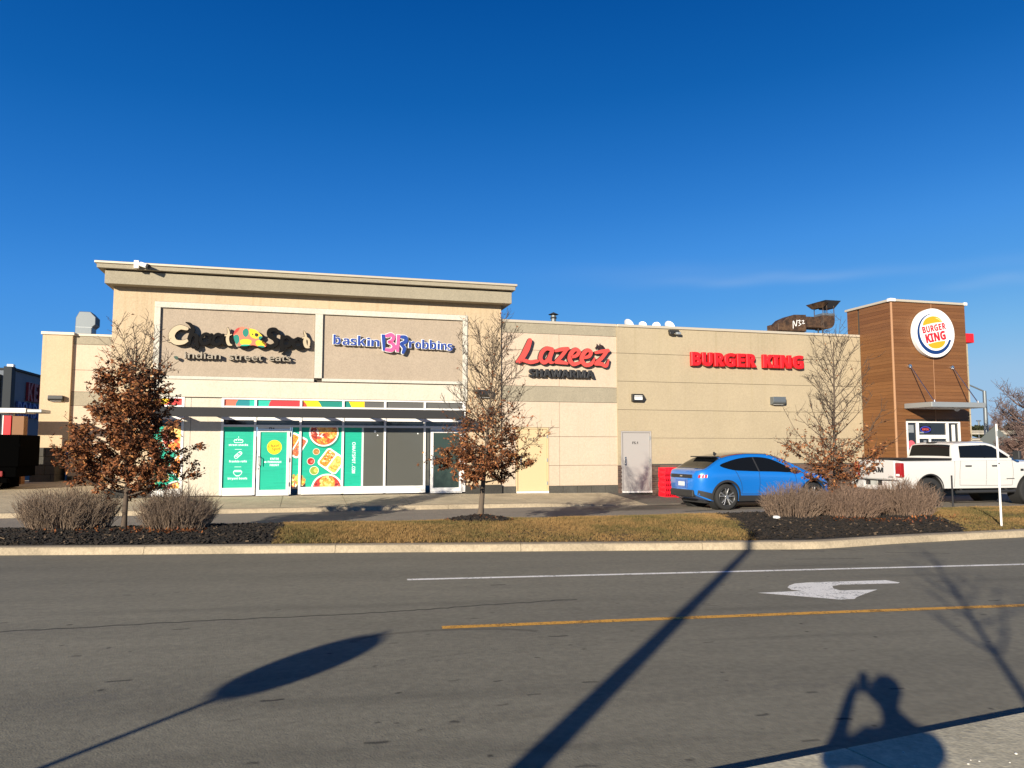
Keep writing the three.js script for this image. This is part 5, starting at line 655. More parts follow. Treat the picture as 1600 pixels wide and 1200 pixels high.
{ // white pickup
  const turn = FA, ct = Math.cos(turn), st = Math.sin(turn), wx = -1.88, zs = 0.84, contact = [12.42, -23.15];
  const c = thing('pickup_truck', 'white crew-cab pickup truck with black bed cover beside the wood tower', 'pickup truck', V(contact[0] - (wx * ct + zs * st), 0.004, contact[1] - (-wx * st + zs * ct)), turn);
  const paint = phys(lin(0.6, 0.59, 0.565), 0.3, { clearcoat: 1, clearcoatRoughness: 0.05 });
  const s = shell({ xs: xsOf(-2.92, 2.98, 64, 0.6), top: curve([[-2.92, 1.34], [-2.88, 1.375], [-0.9, 1.385], [1.2, 1.40], [1.5, 1.40], [2.4, 1.35], [2.75, 1.28], [2.92, 1.12], [2.98, 1.0]]), bot: curve([[-2.92, 0.58], [-2.6, 0.52], [2.5, 0.5], [2.98, 0.5]]), belt: () => 2, half: curve([[-2.92, 0.93], [-2.88, 0.975], [-2.7, 0.995], [2.0, 0.995], [2.5, 0.96], [2.8, 0.88], [2.98, 0.72]]), crown: curve([[-2.92, 0.05], [1.2, 0.05], [1.6, 0.13], [2.9, 0.12]]), tumble: 0, tuck: 0.07, wells: [[-1.88, 0.44], [1.9, 0.44]], wellR: 0.505, wellIn: 0.55 });
  mesh('body', s.geo, paint, c);
  const cab = shell({ xs: [...xsOf(-0.99, -0.84, 8, 0), ...xsOf(-0.8, 1.46, 26, 0.4)], top: curve([[-0.99, 1.40], [-0.96, 1.55], [-0.9, 1.80], [-0.85, 1.88], [-0.7, 1.925], [-0.1, 1.955], [0.4, 1.945], [0.66, 1.89], [0.85, 1.79], [1.46, 1.39]]), bot: () => 1.28, belt: curve([[-1, 1.36], [1.5, 1.36]]), half: curve([[-0.99, 0.93], [-0.9, 0.955], [0, 0.965], [1.1, 0.955], [1.46, 0.92]]), crown: curve([[-0.99, 0.03], [-0.88, 0.07], [-0.6, 0.1], [0.5, 0.1], [1.46, 0.04]]), tumble: 0.27, tuck: 0.0 });
  mesh('cab', cab.geo, paint, c);
  mesh('windscreen', cab.roof(0.72, 1.43, () => -0.92, () => 0.92, 0.006), tint, c); mesh('rear_window', cab.roof(-0.972, -0.878, () => -0.9, () => 0.9, 0.006), tint, c); mesh('brake_light', rbx(-0.9, -0.78, 1.885, 1.925, -0.16, 0.16, 0.01), plastic, c);
  mesh('bed_cover', rbx(-2.86, -1.0, 1.385, 1.43, -0.93, 0.93, 0.02), std(lin(0.014, 0.014, 0.014), 0.55), c);
  for (const k of [1, -1]) {
    mesh('side_window', cab.side([[-0.72, 1.44], [-0.66, 1.80], [0.36, 1.83], [0.6, 1.78], [1.13, 1.46], [1.1, 1.43]], 0.006, k), tint, c); mesh('door_pillar', cab.seam([[0.2, 1.43], [0.17, 1.83]], 0.05, k, 0.009), tint, c);
    for (const p of [[[-0.985, 0.56], [-0.985, 1.36]], [[-0.78, 0.62], [-0.8, 1.0], [-0.76, 1.36]], [[0.2, 0.62], [0.2, 1.36]], [[1.2, 0.6], [1.22, 1.0], [1.18, 1.36]], [[-0.78, 0.62], [0.3, 0.6], [1.2, 0.6]]]) mesh('door_seam', s.seam(p, 0.013, k), std(lin(0.16, 0.155, 0.15), 0.6), c);
    mesh('body_crease', s.seam([[-0.96, 0.79], [0.2, 0.77], [1.3, 0.78]], 0.02, k, 0.006), paint, c);
    for (const x of [-0.6, 0.4]) mesh('door_handle', rbx(x, x + 0.22, 1.175, 1.215, k > 0 ? 0.985 : -1.03, k > 0 ? 1.03 : -0.985, 0.012), plastic, c);
    mesh('badge', rbx(1.5, 1.62, 1.03, 1.1, k > 0 ? 0.99 : -1.0, k > 0 ? 1.0 : -0.99, 0.004), plastic, c); mesh('badge', rbx(0.95, 1.25, 0.795, 0.812, k > 0 ? 0.985 : -1.0, k > 0 ? 1.0 : -0.985, 0.004), plastic, c);
    mesh('tail_light', [rbx(-2.945, -2.80, 0.86, 1.30, k > 0 ? 0.76 : -0.992, k > 0 ? 0.992 : -0.76, 0.03)], phys(lin(0.28, 0.006, 0.008), 0.15, { clearcoat: 1, clearcoatRoughness: 0.03 }), c); mesh('reverse_light', rbx(-2.952, -2.93, 0.9, 0.97, k > 0 ? 0.8 : -0.94, k > 0 ? 0.94 : -0.8, 0.01), M.letterWhite, c);
    for (const x of [-1.88, 1.9]) { mesh('wheel_arch', s.side(archRing(x, 0.44, 0.5, 0.535, 0.5), 0.012, k), plastic, c); wheel(c, x, k * 0.84, 0.425, 0.29, 0.265, 7, std(lin(0.03, 0.03, 0.03), 0.4, { metalness: 0.5 }), std(lin(0.05, 0.05, 0.05), 0.35, { metalness: 0.6 }), k); }
    mesh('side_step', [bar(V(-0.95, 0.42, k * 0.97), V(1.25, 0.42, k * 0.97), 0.045, 12), bar(V(-0.7, 0.55, k * 0.8), V(-0.7, 0.43, k * 0.95), 0.03), bar(V(1.0, 0.55, k * 0.8), V(1.0, 0.43, k * 0.95), 0.03)], plastic, c);
    mesh('mirror', rbx(1.12, 1.24, 1.38, 1.66, k > 0 ? 1.06 : -1.3, k > 0 ? 1.3 : -1.06, 0.04), plastic, c); mesh('mirror_arm', [bar(V(1.2, 1.47, k * 0.9), V(1.18, 1.47, k * 1.12), 0.025), bar(V(1.2, 1.58, k * 0.85), V(1.18, 1.58, k * 1.12), 0.02)], plastic, c); mesh('headlight', rbx(2.7, 2.9, 1.0, 1.2, k > 0 ? 0.6 : -0.9, k > 0 ? 0.9 : -0.6, 0.04), M.letterWhite, c); mesh('hood_vent', rbx(1.75, 2.05, 1.355, 1.385, k > 0 ? 0.5 : -0.68, k > 0 ? 0.68 : -0.5, 0.01), plastic, c);
  }
  for (const x of [-1.88, 1.9]) wellLiner(c, x, 0.44, 0.505, 0.55, 0.93);
  const tg = mesh('tailgate', [rbx(-2.95, -2.9, 0.8, 1.36, -0.745, 0.745, 0.02)], paint, c); mesh('tailgate_handle', rbx(-2.965, -2.94, 1.22, 1.29, -0.14, 0.14, 0.015), plastic, tg);
  fitText('RAM', -0.3, 0.3, 1.0, 0.145, 0.015, 0.004).forEach((g) => mesh('letter', g.rotateY(-Math.PI / 2).translate(-2.945, 0, 0), M.black, tg)); fitText('2500', 0.5, 0.7, 0.85, 0.04, 0.01).forEach((g) => mesh('letter', g.rotateY(-Math.PI / 2).translate(-2.945, 0, 0), M.black, tg));
  const bp = mesh('rear_bumper', [rbx(-3.1, -2.88, 0.5, 0.76, -0.97, -0.38, 0.03), rbx(-3.1, -2.88, 0.5, 0.76, 0.38, 0.97, 0.03), rbx(-3.09, -2.88, 0.47, 0.62, -0.4, 0.4, 0.03)], paint, c); mesh('step_pad', rbx(-3.08, -2.9, 0.755, 0.785, -0.9, 0.9, 0.01), plastic, bp); mesh('plate_recess', rbx(-3.03, -2.9, 0.6, 0.77, -0.38, 0.38, 0.01), plastic, bp); mesh('number_plate', rbx(-3.05, -3.03, 0.61, 0.75, -0.15, 0.15, 0.004), std(lin(0.42, 0.43, 0.4), 0.5), bp);
  mesh('grille', rbx(2.93, 3.0, 0.72, 1.14, -0.55, 0.55, 0.03), plastic, c); mesh('front_bumper', rbx(2.8, 3.06, 0.45, 0.72, -0.95, 0.95, 0.05), paint, c); mesh('chassis', [bx(-2.7, 2.7, 0.42, 0.52, -0.5, 0.5), bar(V(-1.88, 0.43, -0.8), V(-1.88, 0.43, 0.8), 0.06), bar(V(1.9, 0.43, -0.8), V(1.9, 0.43, 0.8), 0.06)], plastic, c);
}
{ // black trailer at the left edge
  const t = thing('cargo_trailer', 'black box trailer with red tail lamp standing at the left edge by the stone pier', 'trailer', FP(-10.16, walkH(-9.5, 28), -3.2), FA), bm = phys(lin(0.0012, 0.0012, 0.0012), 0.8, { specularIntensity: 0.01 }), h0 = -walkH(-9.5, 28);
  mesh('box', rbx(-3.5, 1.28, 0.75, 2.17 + h0, -2.0, 0, 0.03), bm, t); mesh('frame', rbx(-3.5, 1.2, 0.42, 0.75, -1.9, -0.06, 0.02), bm, t); mesh('bumper', rbx(-3.4, 1.0, 0.24, 0.4, -0.2, 0.08, 0.02), bm, t); mesh('skirt', rbx(-3.5, 0.75, 0.05, 0.43, -1.85, -0.9, 0.02), bm, t);
  for (const x of [-1.25, 0.42]) { wheel(t, x, -0.35, 0.31, 0.22, 0.18, 5, std(lin(0.02, 0.02, 0.02), 0.5), std(lin(0.03, 0.03, 0.03), 0.5), 1); }
  mesh('mudguard', [rbx(0.2, 0.75, 0.1, 0.62, -0.6, -0.57, 0.01)], bm, t); mesh('mudguard', [rbx(-1.45, -0.9, 0.1, 0.62, -0.6, -0.57, 0.01)], bm, t);
  mesh('tail_lamp', rbx(0.56, 0.84, 0.44, 0.62, -0.05, 0.02, 0.02), phys(lin(0.2, 0.006, 0.006), 0.3, { clearcoat: 1 }), t); mesh('reflector', rbx(0.58, 0.66, 0.46, 0.54, 0.015, 0.03, 0.01), M.red, t); mesh('rear_door_bar', [bar(V(-0.1, 0.8, 0.03), V(-0.1, 1.78, 0.03), 0.018)], bm, t); mesh('hinge', rbx(1.2, 1.31, 1.4, 1.5, -0.01, 0.02, 0.005), bm, t);
}
// red bread crates stacked by the wall
const crateG = (() => { const g = [rbx(-0.205, 0.205, 0, 0.02, -0.26, 0.26, 0.004)], H = 0.17; for (const z of [-0.26, 0.245]) { g.push(bx(-0.2, 0.2, H - 0.03, H, z, z + 0.015), bx(-0.2, 0.2, 0.02, 0.045, z, z + 0.015)); for (let i = 0; i < 6; i++) g.push(bx(-0.2 + i * 0.077, -0.2 + i * 0.077 + 0.016, 0.04, H - 0.02, z + 0.001, z + 0.014)); g.push(bx(-0.2, 0.2, 0.088, 0.104, z + 0.0015, z + 0.0135)); } for (const x of [-0.205, 0.19]) { g.push(bx(x, x + 0.015, H - 0.03, H, -0.24, 0.24), bx(x, x + 0.015, 0.02, 0.045, -0.24, 0.24)); for (let i = 0; i < 8; i++) g.push(bx(x + 0.001, x + 0.014, 0.04, H - 0.02, -0.24 + i * 0.0665, -0.24 + i * 0.0665 + 0.014)); } for (const [x, z] of [[-0.205, -0.26], [0.18, -0.26], [-0.205, 0.235], [0.18, 0.235]]) g.push(rbx(x, x + 0.025, 0.0, H + 0.004, z, z + 0.025, 0.004)); return merge(g.map((q) => planarUV(q))); })();
const crateM = phys(lin(0.78, 0.012, 0.03), 0.4, {}), ord = ['bottom', 'second', 'third', 'fourth', 'fifth', 'topmost'];
for (const [side, u] of [['left', 12.22], ['right', 12.66]]) for (let k = 0; k < 6; k++) {
  const t = thing('bread_crate', `red plastic crate, ${ord[k]} of the ${side} stack beside the blue car`, 'crate', FP(u + (k % 2 ? 0.008 : -0.006), 0.035 + k * 0.171, 0.42), FA + (k % 3 - 1) * 0.02, 'red crates stacked against the wall'); mesh('basket', crateG, crateM, t); mesh('base_insert', bx(-0.17, 0.17, 0.021, 0.028, -0.22, 0.22), crateM, t); }

// ------------------------------------------------------------------ trees and shrubs
const bark = std(lin(0.15, 0.115, 0.085), 0.95, { map: concMap }), barkD = std(lin(0.085, 0.062, 0.045), 0.95), twigM = std(lin(1, 1, 1), 0.95, { vertexColors: true }), leafM = phys(lin(1, 1, 1), 0.75, { vertexColors: true, transmission: 0, specularIntensity: 0.3 });
// A young upright oak: leader, rising limbs, twigs; dry leaves stay on below a given height.
function oak(label, pos, o) {
  rnd = rngOf(o.seed); const t = thing('oak_tree', label, 'tree', pos, 0, undefined), wood = new MB(), fine = new MB(), leaves = new MB();
  const up = V(0, 1, 0), H = o.h;
  const env = curve(o.env), dens = curve(o.dens);            // half width and leaf density by height
  const trunkPts = [], trunkR = []; let p = V(0, -0.1, 0); const lean = V(o.lean[0], 0, o.lean[1]);
  for (let i = 0; i <= 12; i++) { const y = i / 12; trunkPts.push(V(lean.x * y + rr(-1, 1) * 0.014 * y, -0.1 + y * (H * 0.93 + 0.1), lean.z * y + rr(-1, 1) * 0.014)); trunkR.push(lerp(o.r, 0.008, Math.pow(y, 0.8)) * (i === 0 ? 1.35 : 1)); }
  wood.tube(trunkPts, trunkR, 8);
  const tc = new THREE.CatmullRomCurve3(trunkPts), at = (y) => tc.getPoint(clamp((y + 0.1) / (H * 0.93 + 0.1), 0, 1));
  const addLeaves = (q, d, n) => { for (let k = 0; k < n; k++) { const dir = d.clone().multiplyScalar(0.5).add(V(rr(-1, 1), rr(-1.1, 0.35), rr(-1, 1))).normalize(), sd = dir.clone().cross(V(rr(-1, 1), rr(-1, 1), rr(-1, 1))).normalize(), l = rr(0.035, 0.09) * (o.leaf ?? 1), a = rnd(), w = rnd(); leaves.leaf(q.clone().add(V(rr(-0.03, 0.03), rr(-0.03, 0.03), rr(-0.03, 0.03))), dir, sd, l, l * rr(0.38, 0.6), w < 0.25 ? [lerp(0.07, 0.12, a), lerp(0.03, 0.045, a), 0.018] : w < 0.86 ? [lerp(0.15, 0.27, a), lerp(0.058, 0.10, a), lerp(0.024, 0.04, a)] : [lerp(0.28, 0.40, a), lerp(0.13, 0.19, a), 0.065]); } };
  const grow = (start, dir, len, r, level) => {
    const n = level === 0 ? 9 : level === 1 ? 6 : 4, pts = [start.clone()], rad = [r]; let d = dir.clone(), q = start.clone();
    for (let i = 1; i <= n; i++) { d.add(V(rr(-1, 1), rr(-0.6, 1), rr(-1, 1)).multiplyScalar(0.13)).addScaledVector(up, o.lift * (level === 0 ? 1 : 0.7) * (1 - 0.4 * i / n)).normalize(); q = q.clone().addScaledVector(d, len / n); pts.push(q); rad.push(Math.max(0.0022, lerp(r, 0.0028, i / n))); }
    (level === 0 ? wood : fine).tube(pts, rad, level === 0 ? 5 : 3, level === 0 ? null : [0.085, 0.062, 0.047]);
    const kids = level === 0 ? Math.round(len * o.twigs) : level === 1 ? Math.round(len * 9) : 0;
    for (let k = 0; k < kids; k++) { const f = rr(level === 0 ? 0.12 : 0.1, 1), i = Math.min(n - 1, Math.floor(f * n)), b = pts[i].clone().lerp(pts[i + 1], f * n - i), dd = pts[i + 1].clone().sub(pts[i]).normalize(), s = V(rr(-1, 1), rr(-0.5, 0.7), rr(-1, 1)).normalize(), nd = dd.clone().multiplyScalar(0.75).addScaledVector(s, 0.85).normalize(); grow(b, nd, level === 0 ? rr(0.18, 0.5) * Math.min(1, len) * (1.15 - 0.5 * f) : rr(0.06, 0.16), level === 0 ? 0.0055 : 0.003, level + 1); }
    for (let i = 1; i <= n; i++) { const y = pts[i].y, w = Math.hypot(pts[i].x - lean.x * y / H, pts[i].z - lean.z * y / H), dn = dens(y) * (w > env(y) ? 0.15 : 1) * (level === 0 ? 0.3 : level === 1 ? 0.8 : 1); const m = Math.floor(dn + rnd()); if (m > 0) addLeaves(pts[i], d, m); }
  };
  for (let k = 0; k < o.limbs; k++) { const f = (k + rr(0, 1)) / o.limbs, y = lerp(o.from, H * 0.86, Math.pow(f, 1.1)), az = k * 2.399 + rr(-0.4, 0.4), el = R(lerp(o.el0, o.el1 ?? 62, f) + rr(-8, 8)), len = o.len(f) * rr(0.75, 1.12); grow(at(y), V(Math.cos(az) * Math.cos(el), Math.sin(el), Math.sin(az) * Math.cos(el)), len, lerp(0.019, 0.008, f), 0); }
  mesh('trunk', wood.geo(), o.bark, t); mesh('twigs', fine.geo(), twigM, t); if (leaves.i.length) mesh('crown', leaves.geo(), leafM, t); return t;
}
oak('bushy young oak full of dry russet leaves between the two left shrubs', V(-7.2, islandH(-7.2, -14.41) - 0.02, -14.41), { seed: 101, h: 3.6, r: 0.055, lean: [0.12, 0], from: 0.62, limbs: 58, el0: 4, el1: 60, lift: 0.03, twigs: 12, bark: barkD, len: (f) => lerp(1.3, 1.0, f), env: [[0, 0.8], [0.6, 1.05], [1.1, 1.3], [1.9, 1.15], [2.5, 0.95], [3, 0.7], [4, 0.3]], dens: [[0, 0], [0.5, 1.2], [0.75, 2.6], [1.2, 2.9], [2.2, 2.6], [2.7, 2.0], [3.0, 0.7], [3.2, 0.03], [4.5, 0]], leaf: 1.05 });
oak('slim young oak with russet leaves below bare upper branches, in a mulch ring', V(-0.66, islandH(-0.66, -16) - 0.02, -16.02), { seed: 219, h: 3.85, r: 0.065, lean: [0.3, 0.05], from: 0.7, limbs: 48, el0: 4, lift: 0.03, twigs: 14, bark, len: (f) => lerp(1.4, 1.15, f), env: [[0, 0.8], [0.6, 1.1], [1.2, 1.0], [1.6, 0.8], [2.2, 0.5], [4, 0.3]], dens: [[0, 0], [0.4, 0.8], [0.6, 3.6], [1.2, 3.4], [1.55, 1.5], [2.1, 0.6], [2.5, 0.06], [5, 0]], leaf: 1.0 });
oak('nearly bare young oak with thin brown leaves near its foot, behind the right-hand shrubs', V(7.2, islandH(7.2, -17.3) - 0.02, -17.3), { seed: 331, h: 4.2, r: 0.055, lean: [0.1, 0], from: 0.4, limbs: 46, el0: 16, el1: 58, lift: 0.035, twigs: 9, bark: barkD, len: (f) => lerp(1.75, 0.95, f), env: [[0, 1.0], [0.6, 1.3], [1.2, 1.3], [2, 1.0], [4, 0.3]], dens: [[0, 0.8], [0.3, 2.6], [0.8, 2.7], [1.1, 1.8], [1.5, 0.8], [1.9, 0.25], [2.4, 0.02], [5, 0]], leaf: 0.95 });
function shrub(label, X, Z, rx, rz, h, n, seed, tint2 = 0, group) {
  rnd = rngOf(seed); const t = thing('dogwood_shrub', label, 'shrub', V(X, islandH(X, Z) - 0.02, Z), 0, group), st = new MB(), tw = new MB();
  const col = () => { const a = rnd(); return [lerp(0.13, 0.30, a) * (1 + tint2 * 0.15), lerp(0.095, 0.22, a), lerp(0.07, 0.155, a)]; };
  for (let k = 0; k < n; k++) {
    const a = rnd() * 6.283, d = Math.sqrt(rnd()), bx0 = Math.cos(a) * d * rx * 0.72, bz0 = Math.sin(a) * d * rz * 0.72, tx = Math.cos(a) * d * rx * rr(0.85, 1.04), tz = Math.sin(a) * d * rz * rr(0.85, 1.04), th = h * (1 - 0.38 * Math.pow(d, 3)) * rr(0.45, 1.0) * (1 + 0.3 * hN(X + tx, Z + tz, 2.6, seed % 13)) * (rnd() < 0.04 ? 1.15 : 1);
    const P0 = V(bx0, 0, bz0), P3 = V(tx, th, tz), P1 = V(lerp(bx0, tx, 0.3) + rr(-0.03, 0.03), th * 0.33, lerp(bz0, tz, 0.3) + rr(-0.03, 0.03)), P2 = V(lerp(bx0, tx, 0.68) + rr(-0.05, 0.05), th * 0.68, lerp(bz0, tz, 0.68) + rr(-0.05, 0.05)), c = col(); st.tube([P0, P1, P2, P3], [0.0065, 0.005, 0.004, 0.0022], 3, c);
    for (let j = 0; j < 5; j++) { const f = rr(0.35, 0.98), b = f < 0.68 ? P1.clone().lerp(P2, (f - 0.33) / 0.35) : P2.clone().lerp(P3, (f - 0.68) / 0.32), q = b.clone().add(V(rr(-0.1, 0.1) + tx * 0.08, rr(0.05, 0.17), rr(-0.1, 0.1) + tz * 0.08)); if (q.y > h * 1.16) continue; tw.tube([b, b.clone().lerp(q, 0.5).add(V(rr(-0.015, 0.015), 0.01, rr(-0.015, 0.015))), q], [0.0034, 0.0028, 0.0018], 3, col()); }
  }
  mesh('stems', st.geo(), twigM, t); mesh('twigs', tw.geo(), twigM, t); return t;
}
shrub('wide leafless grey-brown shrub left of the bushy russet tree', -8.2, -14.35, 0.98, 0.7, 0.86, 950, 401, 0); shrub('leafless grey-brown shrub right of the bushy russet tree', -6.25, -14.5, 0.78, 0.62, 0.82, 750, 402, 0);
shrub('leafless pale shrub nearest the blue car, at the left end of the right bed', 6.15, -17.0, 0.72, 0.75, 0.74, 620, 403, 0.3); shrub('leafless brownish shrub in the middle of the right bed below the bare tree', 7.35, -17.0, 0.85, 0.8, 0.74, 760, 404, 0.6); shrub('leafless brownish shrub at the right end of the right bed near the white pickup', 8.7, -17.35, 0.85, 0.8, 0.8, 780, 405, 0.5);
{ // fallen leaves and a scrap of paper on the beds
  rnd = rngOf(77); const m = new MB(); const put = (X, Z, sx, sz, n) => { for (let i = 0; i < n; i++) { const x = X + (rnd() + rnd() - 1) * sx, z = Z + (rnd() + rnd() - 1) * sz, d = V(rr(-1, 1), rr(-0.2, 0.4), rr(-1, 1)).normalize(), a = rnd(); m.leaf(V(x, islandH(x, z) + 0.03, z), d, d.clone().cross(V(0, 1, 0)).normalize(), rr(0.05, 0.08), rr(0.025, 0.04), [lerp(0.16, 0.32, a), lerp(0.06, 0.12, a), 0.035]); } };
  put(-6.2, -14.1, 0.9, 0.4, 260); put(-7.6, -14.0, 1.2, 0.5, 120); put(7.6, -16.2, 1.6, 0.6, 240); put(9.2, -16.8, 0.8, 0.8, 90); put(-0.66, -15.8, 0.9, 0.6, 60);
  const f = mesh('fallen_leaves', m.geo(), leafM); tag(f, 'scattered dry russet leaves lying on the bark beds', 'fallen leaves', null, 'stuff');
  const l = mesh('paper_scrap', flatShape([[-0.07, -0.03], [0.02, -0.05], [0.08, -0.01], [0.05, 0.05], [-0.05, 0.04]], 0.012).rotateX(-1.2), M.letterWhite); l.position.set(5.55, islandH(5.55, -16.3) + 0.05, -16.3); tag(l, 'crumpled white paper scrap on the bark under the right shrubs', 'litter');
}
// ------------------------------------------------------------------ right background and small posts
{ const t = thing('marker_post', 'thin white marker post on the grass in front of the white pickup', 'post', V(9.92, islandH(9.92, -15.75) - 0.05, -15.75)); mesh('post', rbx(-0.019, 0.019, 0, 2.12, -0.012, 0.012, 0.006), M.white, t); mesh('reflector', rbx(-0.017, 0.017, 1.86, 1.98, 0.012, 0.018, 0.003), M.steel, t); mesh('bolt', rbx(-0.012, 0.012, 1.3, 1.33, 0.02, 0.03, 0.004), M.charcoal, t); }
const far = (px, d) => V((px - 800) / 1200 * d, 0, -d);       // metres at a distance along a bearing
{ // a short flexible marker in front of the truck door
  const t = thing('marker_post', 'short dark marker post in front of the white pickup door', 'post', V(11.6, 0, -20.4)); mesh('post', bar(V(0, 0, 0), V(0, 0.0, 0).add(V(0, 1.02, 0)), 0.022, 10), M.charcoal, t); mesh('base', new THREE.CylinderGeometry(0.08, 0.1, 0.04, 14).translate(0, 0.02, 0), M.charcoal, t);
}
{ const t = thing('warning_sign', 'grey back of a diamond road sign on a post beyond the white pickup', 'road sign', V(31, 0, -49.4)); t.rotation.y = -0.5; mesh('plate', rbx(-0.6, 0.6, -0.6, 0.6, -0.01, 0.01, 0.008).rotateZ(Math.PI / 4).translate(0, 2.3, 0.03), std(lin(0.055, 0.066, 0.066), 0.7), t); mesh('post', rbx(-0.04, 0.04, 0, 3.1, -0.05, 0.0, 0.01), M.galv, t); }
{ const t = thing('street_lamp', 'tall grey street lamp with a long arm, right of the wood tower', 'street lamp', V(37, 0, -60)); mesh('pole', bar(V(0, 0, 0), V(0, 6.2, 0), 0.2, 14, 0.13), M.galv, t); mesh('arm', new THREE.TubeGeometry(new THREE.CatmullRomCurve3([V(0, 6.15, 0), V(-1.8, 6.9, 0), V(-4.6, 7.6, 0)]), 14, 0.06, 8), M.galv, t); mesh('lamp_head', rbx(-5.6, -4.5, 7.52, 7.7, -0.16, 0.16, 0.06), M.galv, t); mesh('base', new THREE.CylinderGeometry(0.3, 0.34, 0.3, 16).translate(0, 0.15, 0), conc(lin(0.4, 0.38, 0.34)), t); }
{ const t = thing('utility_pole', 'small pale pole on the skyline right of the wood tower', 'pole', V(83.8, 3.0, -138)); mesh('pole', bar(V(0, -3, 0), V(0, 3.6, 0), 0.22, 10, 0.14), M.galv, t); mesh('lamp_head', rbx(-0.4, 0.4, 3.5, 3.7, -0.2, 0.2, 0.08), M.galv, t); }
{ // grassy embankment with two guard rails and a fence at its foot
  const e = struct('embankment'), pos = [], idx = [], n = 60, prof = [[-62, -0.05], [-66, 0.2], [-78, 1.2], [-96, 2.7], [-104, 3.1], [-130, 3.3], [-170, 3.0], [-176, -0.5]];
  for (let i = 0; i <= n; i++) { const x = lerp(-40, 260, i / n); prof.forEach(([z, y], j) => pos.push(x, y + (j > 0 && j < 6 ? hN(x, z, 0.13, 3) * 0.5 : 0), z - (x - 60) * 0.12)); } for (let i = 0; i < n; i++) for (let j = 0; j + 1 < prof.length; j++) { const a = i * prof.length + j, b = a + prof.length; idx.push(a, b, a + 1, b, b + 1, a + 1); }
  const g = new THREE.BufferGeometry(); g.setAttribute('position', new THREE.Float32BufferAttribute(pos, 3)); g.setIndex(idx); g.computeVertexNormals(); mesh('slope', planarUV(g), std(lin(0.34, 0.235, 0.13), 1, { map: concMap }), e);
  [['upper', -108, 3.2], ['lower', -84, 1.75]].forEach(([w, z, y]) => { const t = thing('guard_rail', `${w} of two pale guard rails on the embankment behind the white pickup`, 'guard rail', V(60, 0, z)); t.rotation.y = Math.atan(0.12); mesh('rail', [rbx(-40, 90, y + 0.45, y + 0.75, -0.05, 0.05, 0.03), rbx(-40, 90, y + 0.82, y + 1.0, -0.04, 0.04, 0.03)], conc(lin(0.5, 0.46, 0.4)), t); for (let k = 0; k < 22; k++) mesh('post', bx(-38 + k * 4, -37.86 + k * 4, y - 0.3, y + 1.0, -0.12, -0.055), M.galv, t); });
  { const t = thing('fence', 'low brown picket fence below the embankment behind the white pickup', 'fence', V(30.2, 0, -45)); t.rotation.y = 0.12; const fm = std(lin(0.2, 0.14, 0.095), 0.9); for (let k = 0; k < 46; k++) mesh('picket', bx(-1 + k * 0.3, -0.86 + k * 0.3, 0, 1.25 + (k % 3) * 0.03, 0, 0.025), fm, t); for (const y of [0.35, 0.95]) mesh('rail', bx(-1, 12.8, y, y + 0.08, -0.05, -0.005), fm, t); }
}
function farTree(label, p, w, h, seed, o = {}) {             // rounded distant tree: trunk, limbs, leaf or twig clumps
  rnd = rngOf(seed); const t = thing(o.name ?? 'round_tree', label, 'tree', p), wood = new MB(), lv = new MB(); wood.tube([V(0, -0.5, 0), V(0.05, h * 0.35, 0), V(0, h * 0.75, 0)], [w * 0.05, w * 0.035, 0.02], 6);
  for (let k = 0; k < 46; k++) { const a = rnd() * 6.28, y = rr(0.2, 0.7) * h, e = V(Math.cos(a) * w * rr(0.2, 0.5), y + h * rr(0.05, 0.3), Math.sin(a) * w * rr(0.2, 0.5)), b = V(0, y, 0); wood.tube([b, b.clone().lerp(e, 0.5).add(V(0, -0.05 * h, 0)), e], [w * 0.014, w * 0.009, 0.012], 4); if (o.bare) for (let j = 0; j < 16; j++) { const q = b.clone().lerp(e, rr(0.35, 1)), q2 = q.clone().add(V(rr(-1, 1) * w * 0.13, rr(0.0, 1) * h * 0.13, rr(-1, 1) * w * 0.13)); wood.tube([q, q2], [0.022, 0.009], 3); for (let i = 0; i < 3; i++) { const q3 = q.clone().lerp(q2, rr(0.3, 1)); wood.tube([q3, q3.clone().add(V(rr(-1, 1) * w * 0.06, rr(0, 1) * h * 0.06, rr(-1, 1) * w * 0.06))], [0.012, 0.006], 3); } } }
  if (!o.bare) for (let k = 0; k < 2600; k++) { const a = rnd() * 6.28, u = rr(-1, 1), s = Math.sqrt(1 - u * u), r = Math.cbrt(rr(0.25, 1)) * (0.8 + 0.35 * hN(a * 2, u * 3, 1.2, seed)), q = V(Math.cos(a) * s * r * w / 2, h * 0.58 + u * r * h * 0.42, Math.sin(a) * s * r * w / 2), d = V(rr(-1, 1), rr(-1, 1), rr(-1, 1)).normalize(), c = rnd(); lv.leaf(q, d, d.clone().cross(V(rr(-1, 1), 1, rr(-1, 1))).normalize(), rr(0.2, 0.45), rr(0.12, 0.25), [lerp(o.c[0] * 0.5, o.c[0], c), lerp(o.c[1] * 0.5, o.c[1], c), lerp(o.c[2] * 0.5, o.c[2], c)]); }
  mesh(o.bare ? 'branches' : 'trunk', wood.geo(), o.wood ?? barkD, t); if (!o.bare) mesh('crown', lv.geo(), leafM, t); return t;
}
farTree('dark green round tree on the skyline just right of the wood tower', V(83.6, 3.0, -138), 3.6, 3.0, 501, { c: [0.06, 0.07, 0.035] }); farTree('second dark round tree on the skyline, right of the street lamp', V(85.6, 2.9, -139), 2.8, 2.6, 502, { c: [0.06, 0.065, 0.035] });
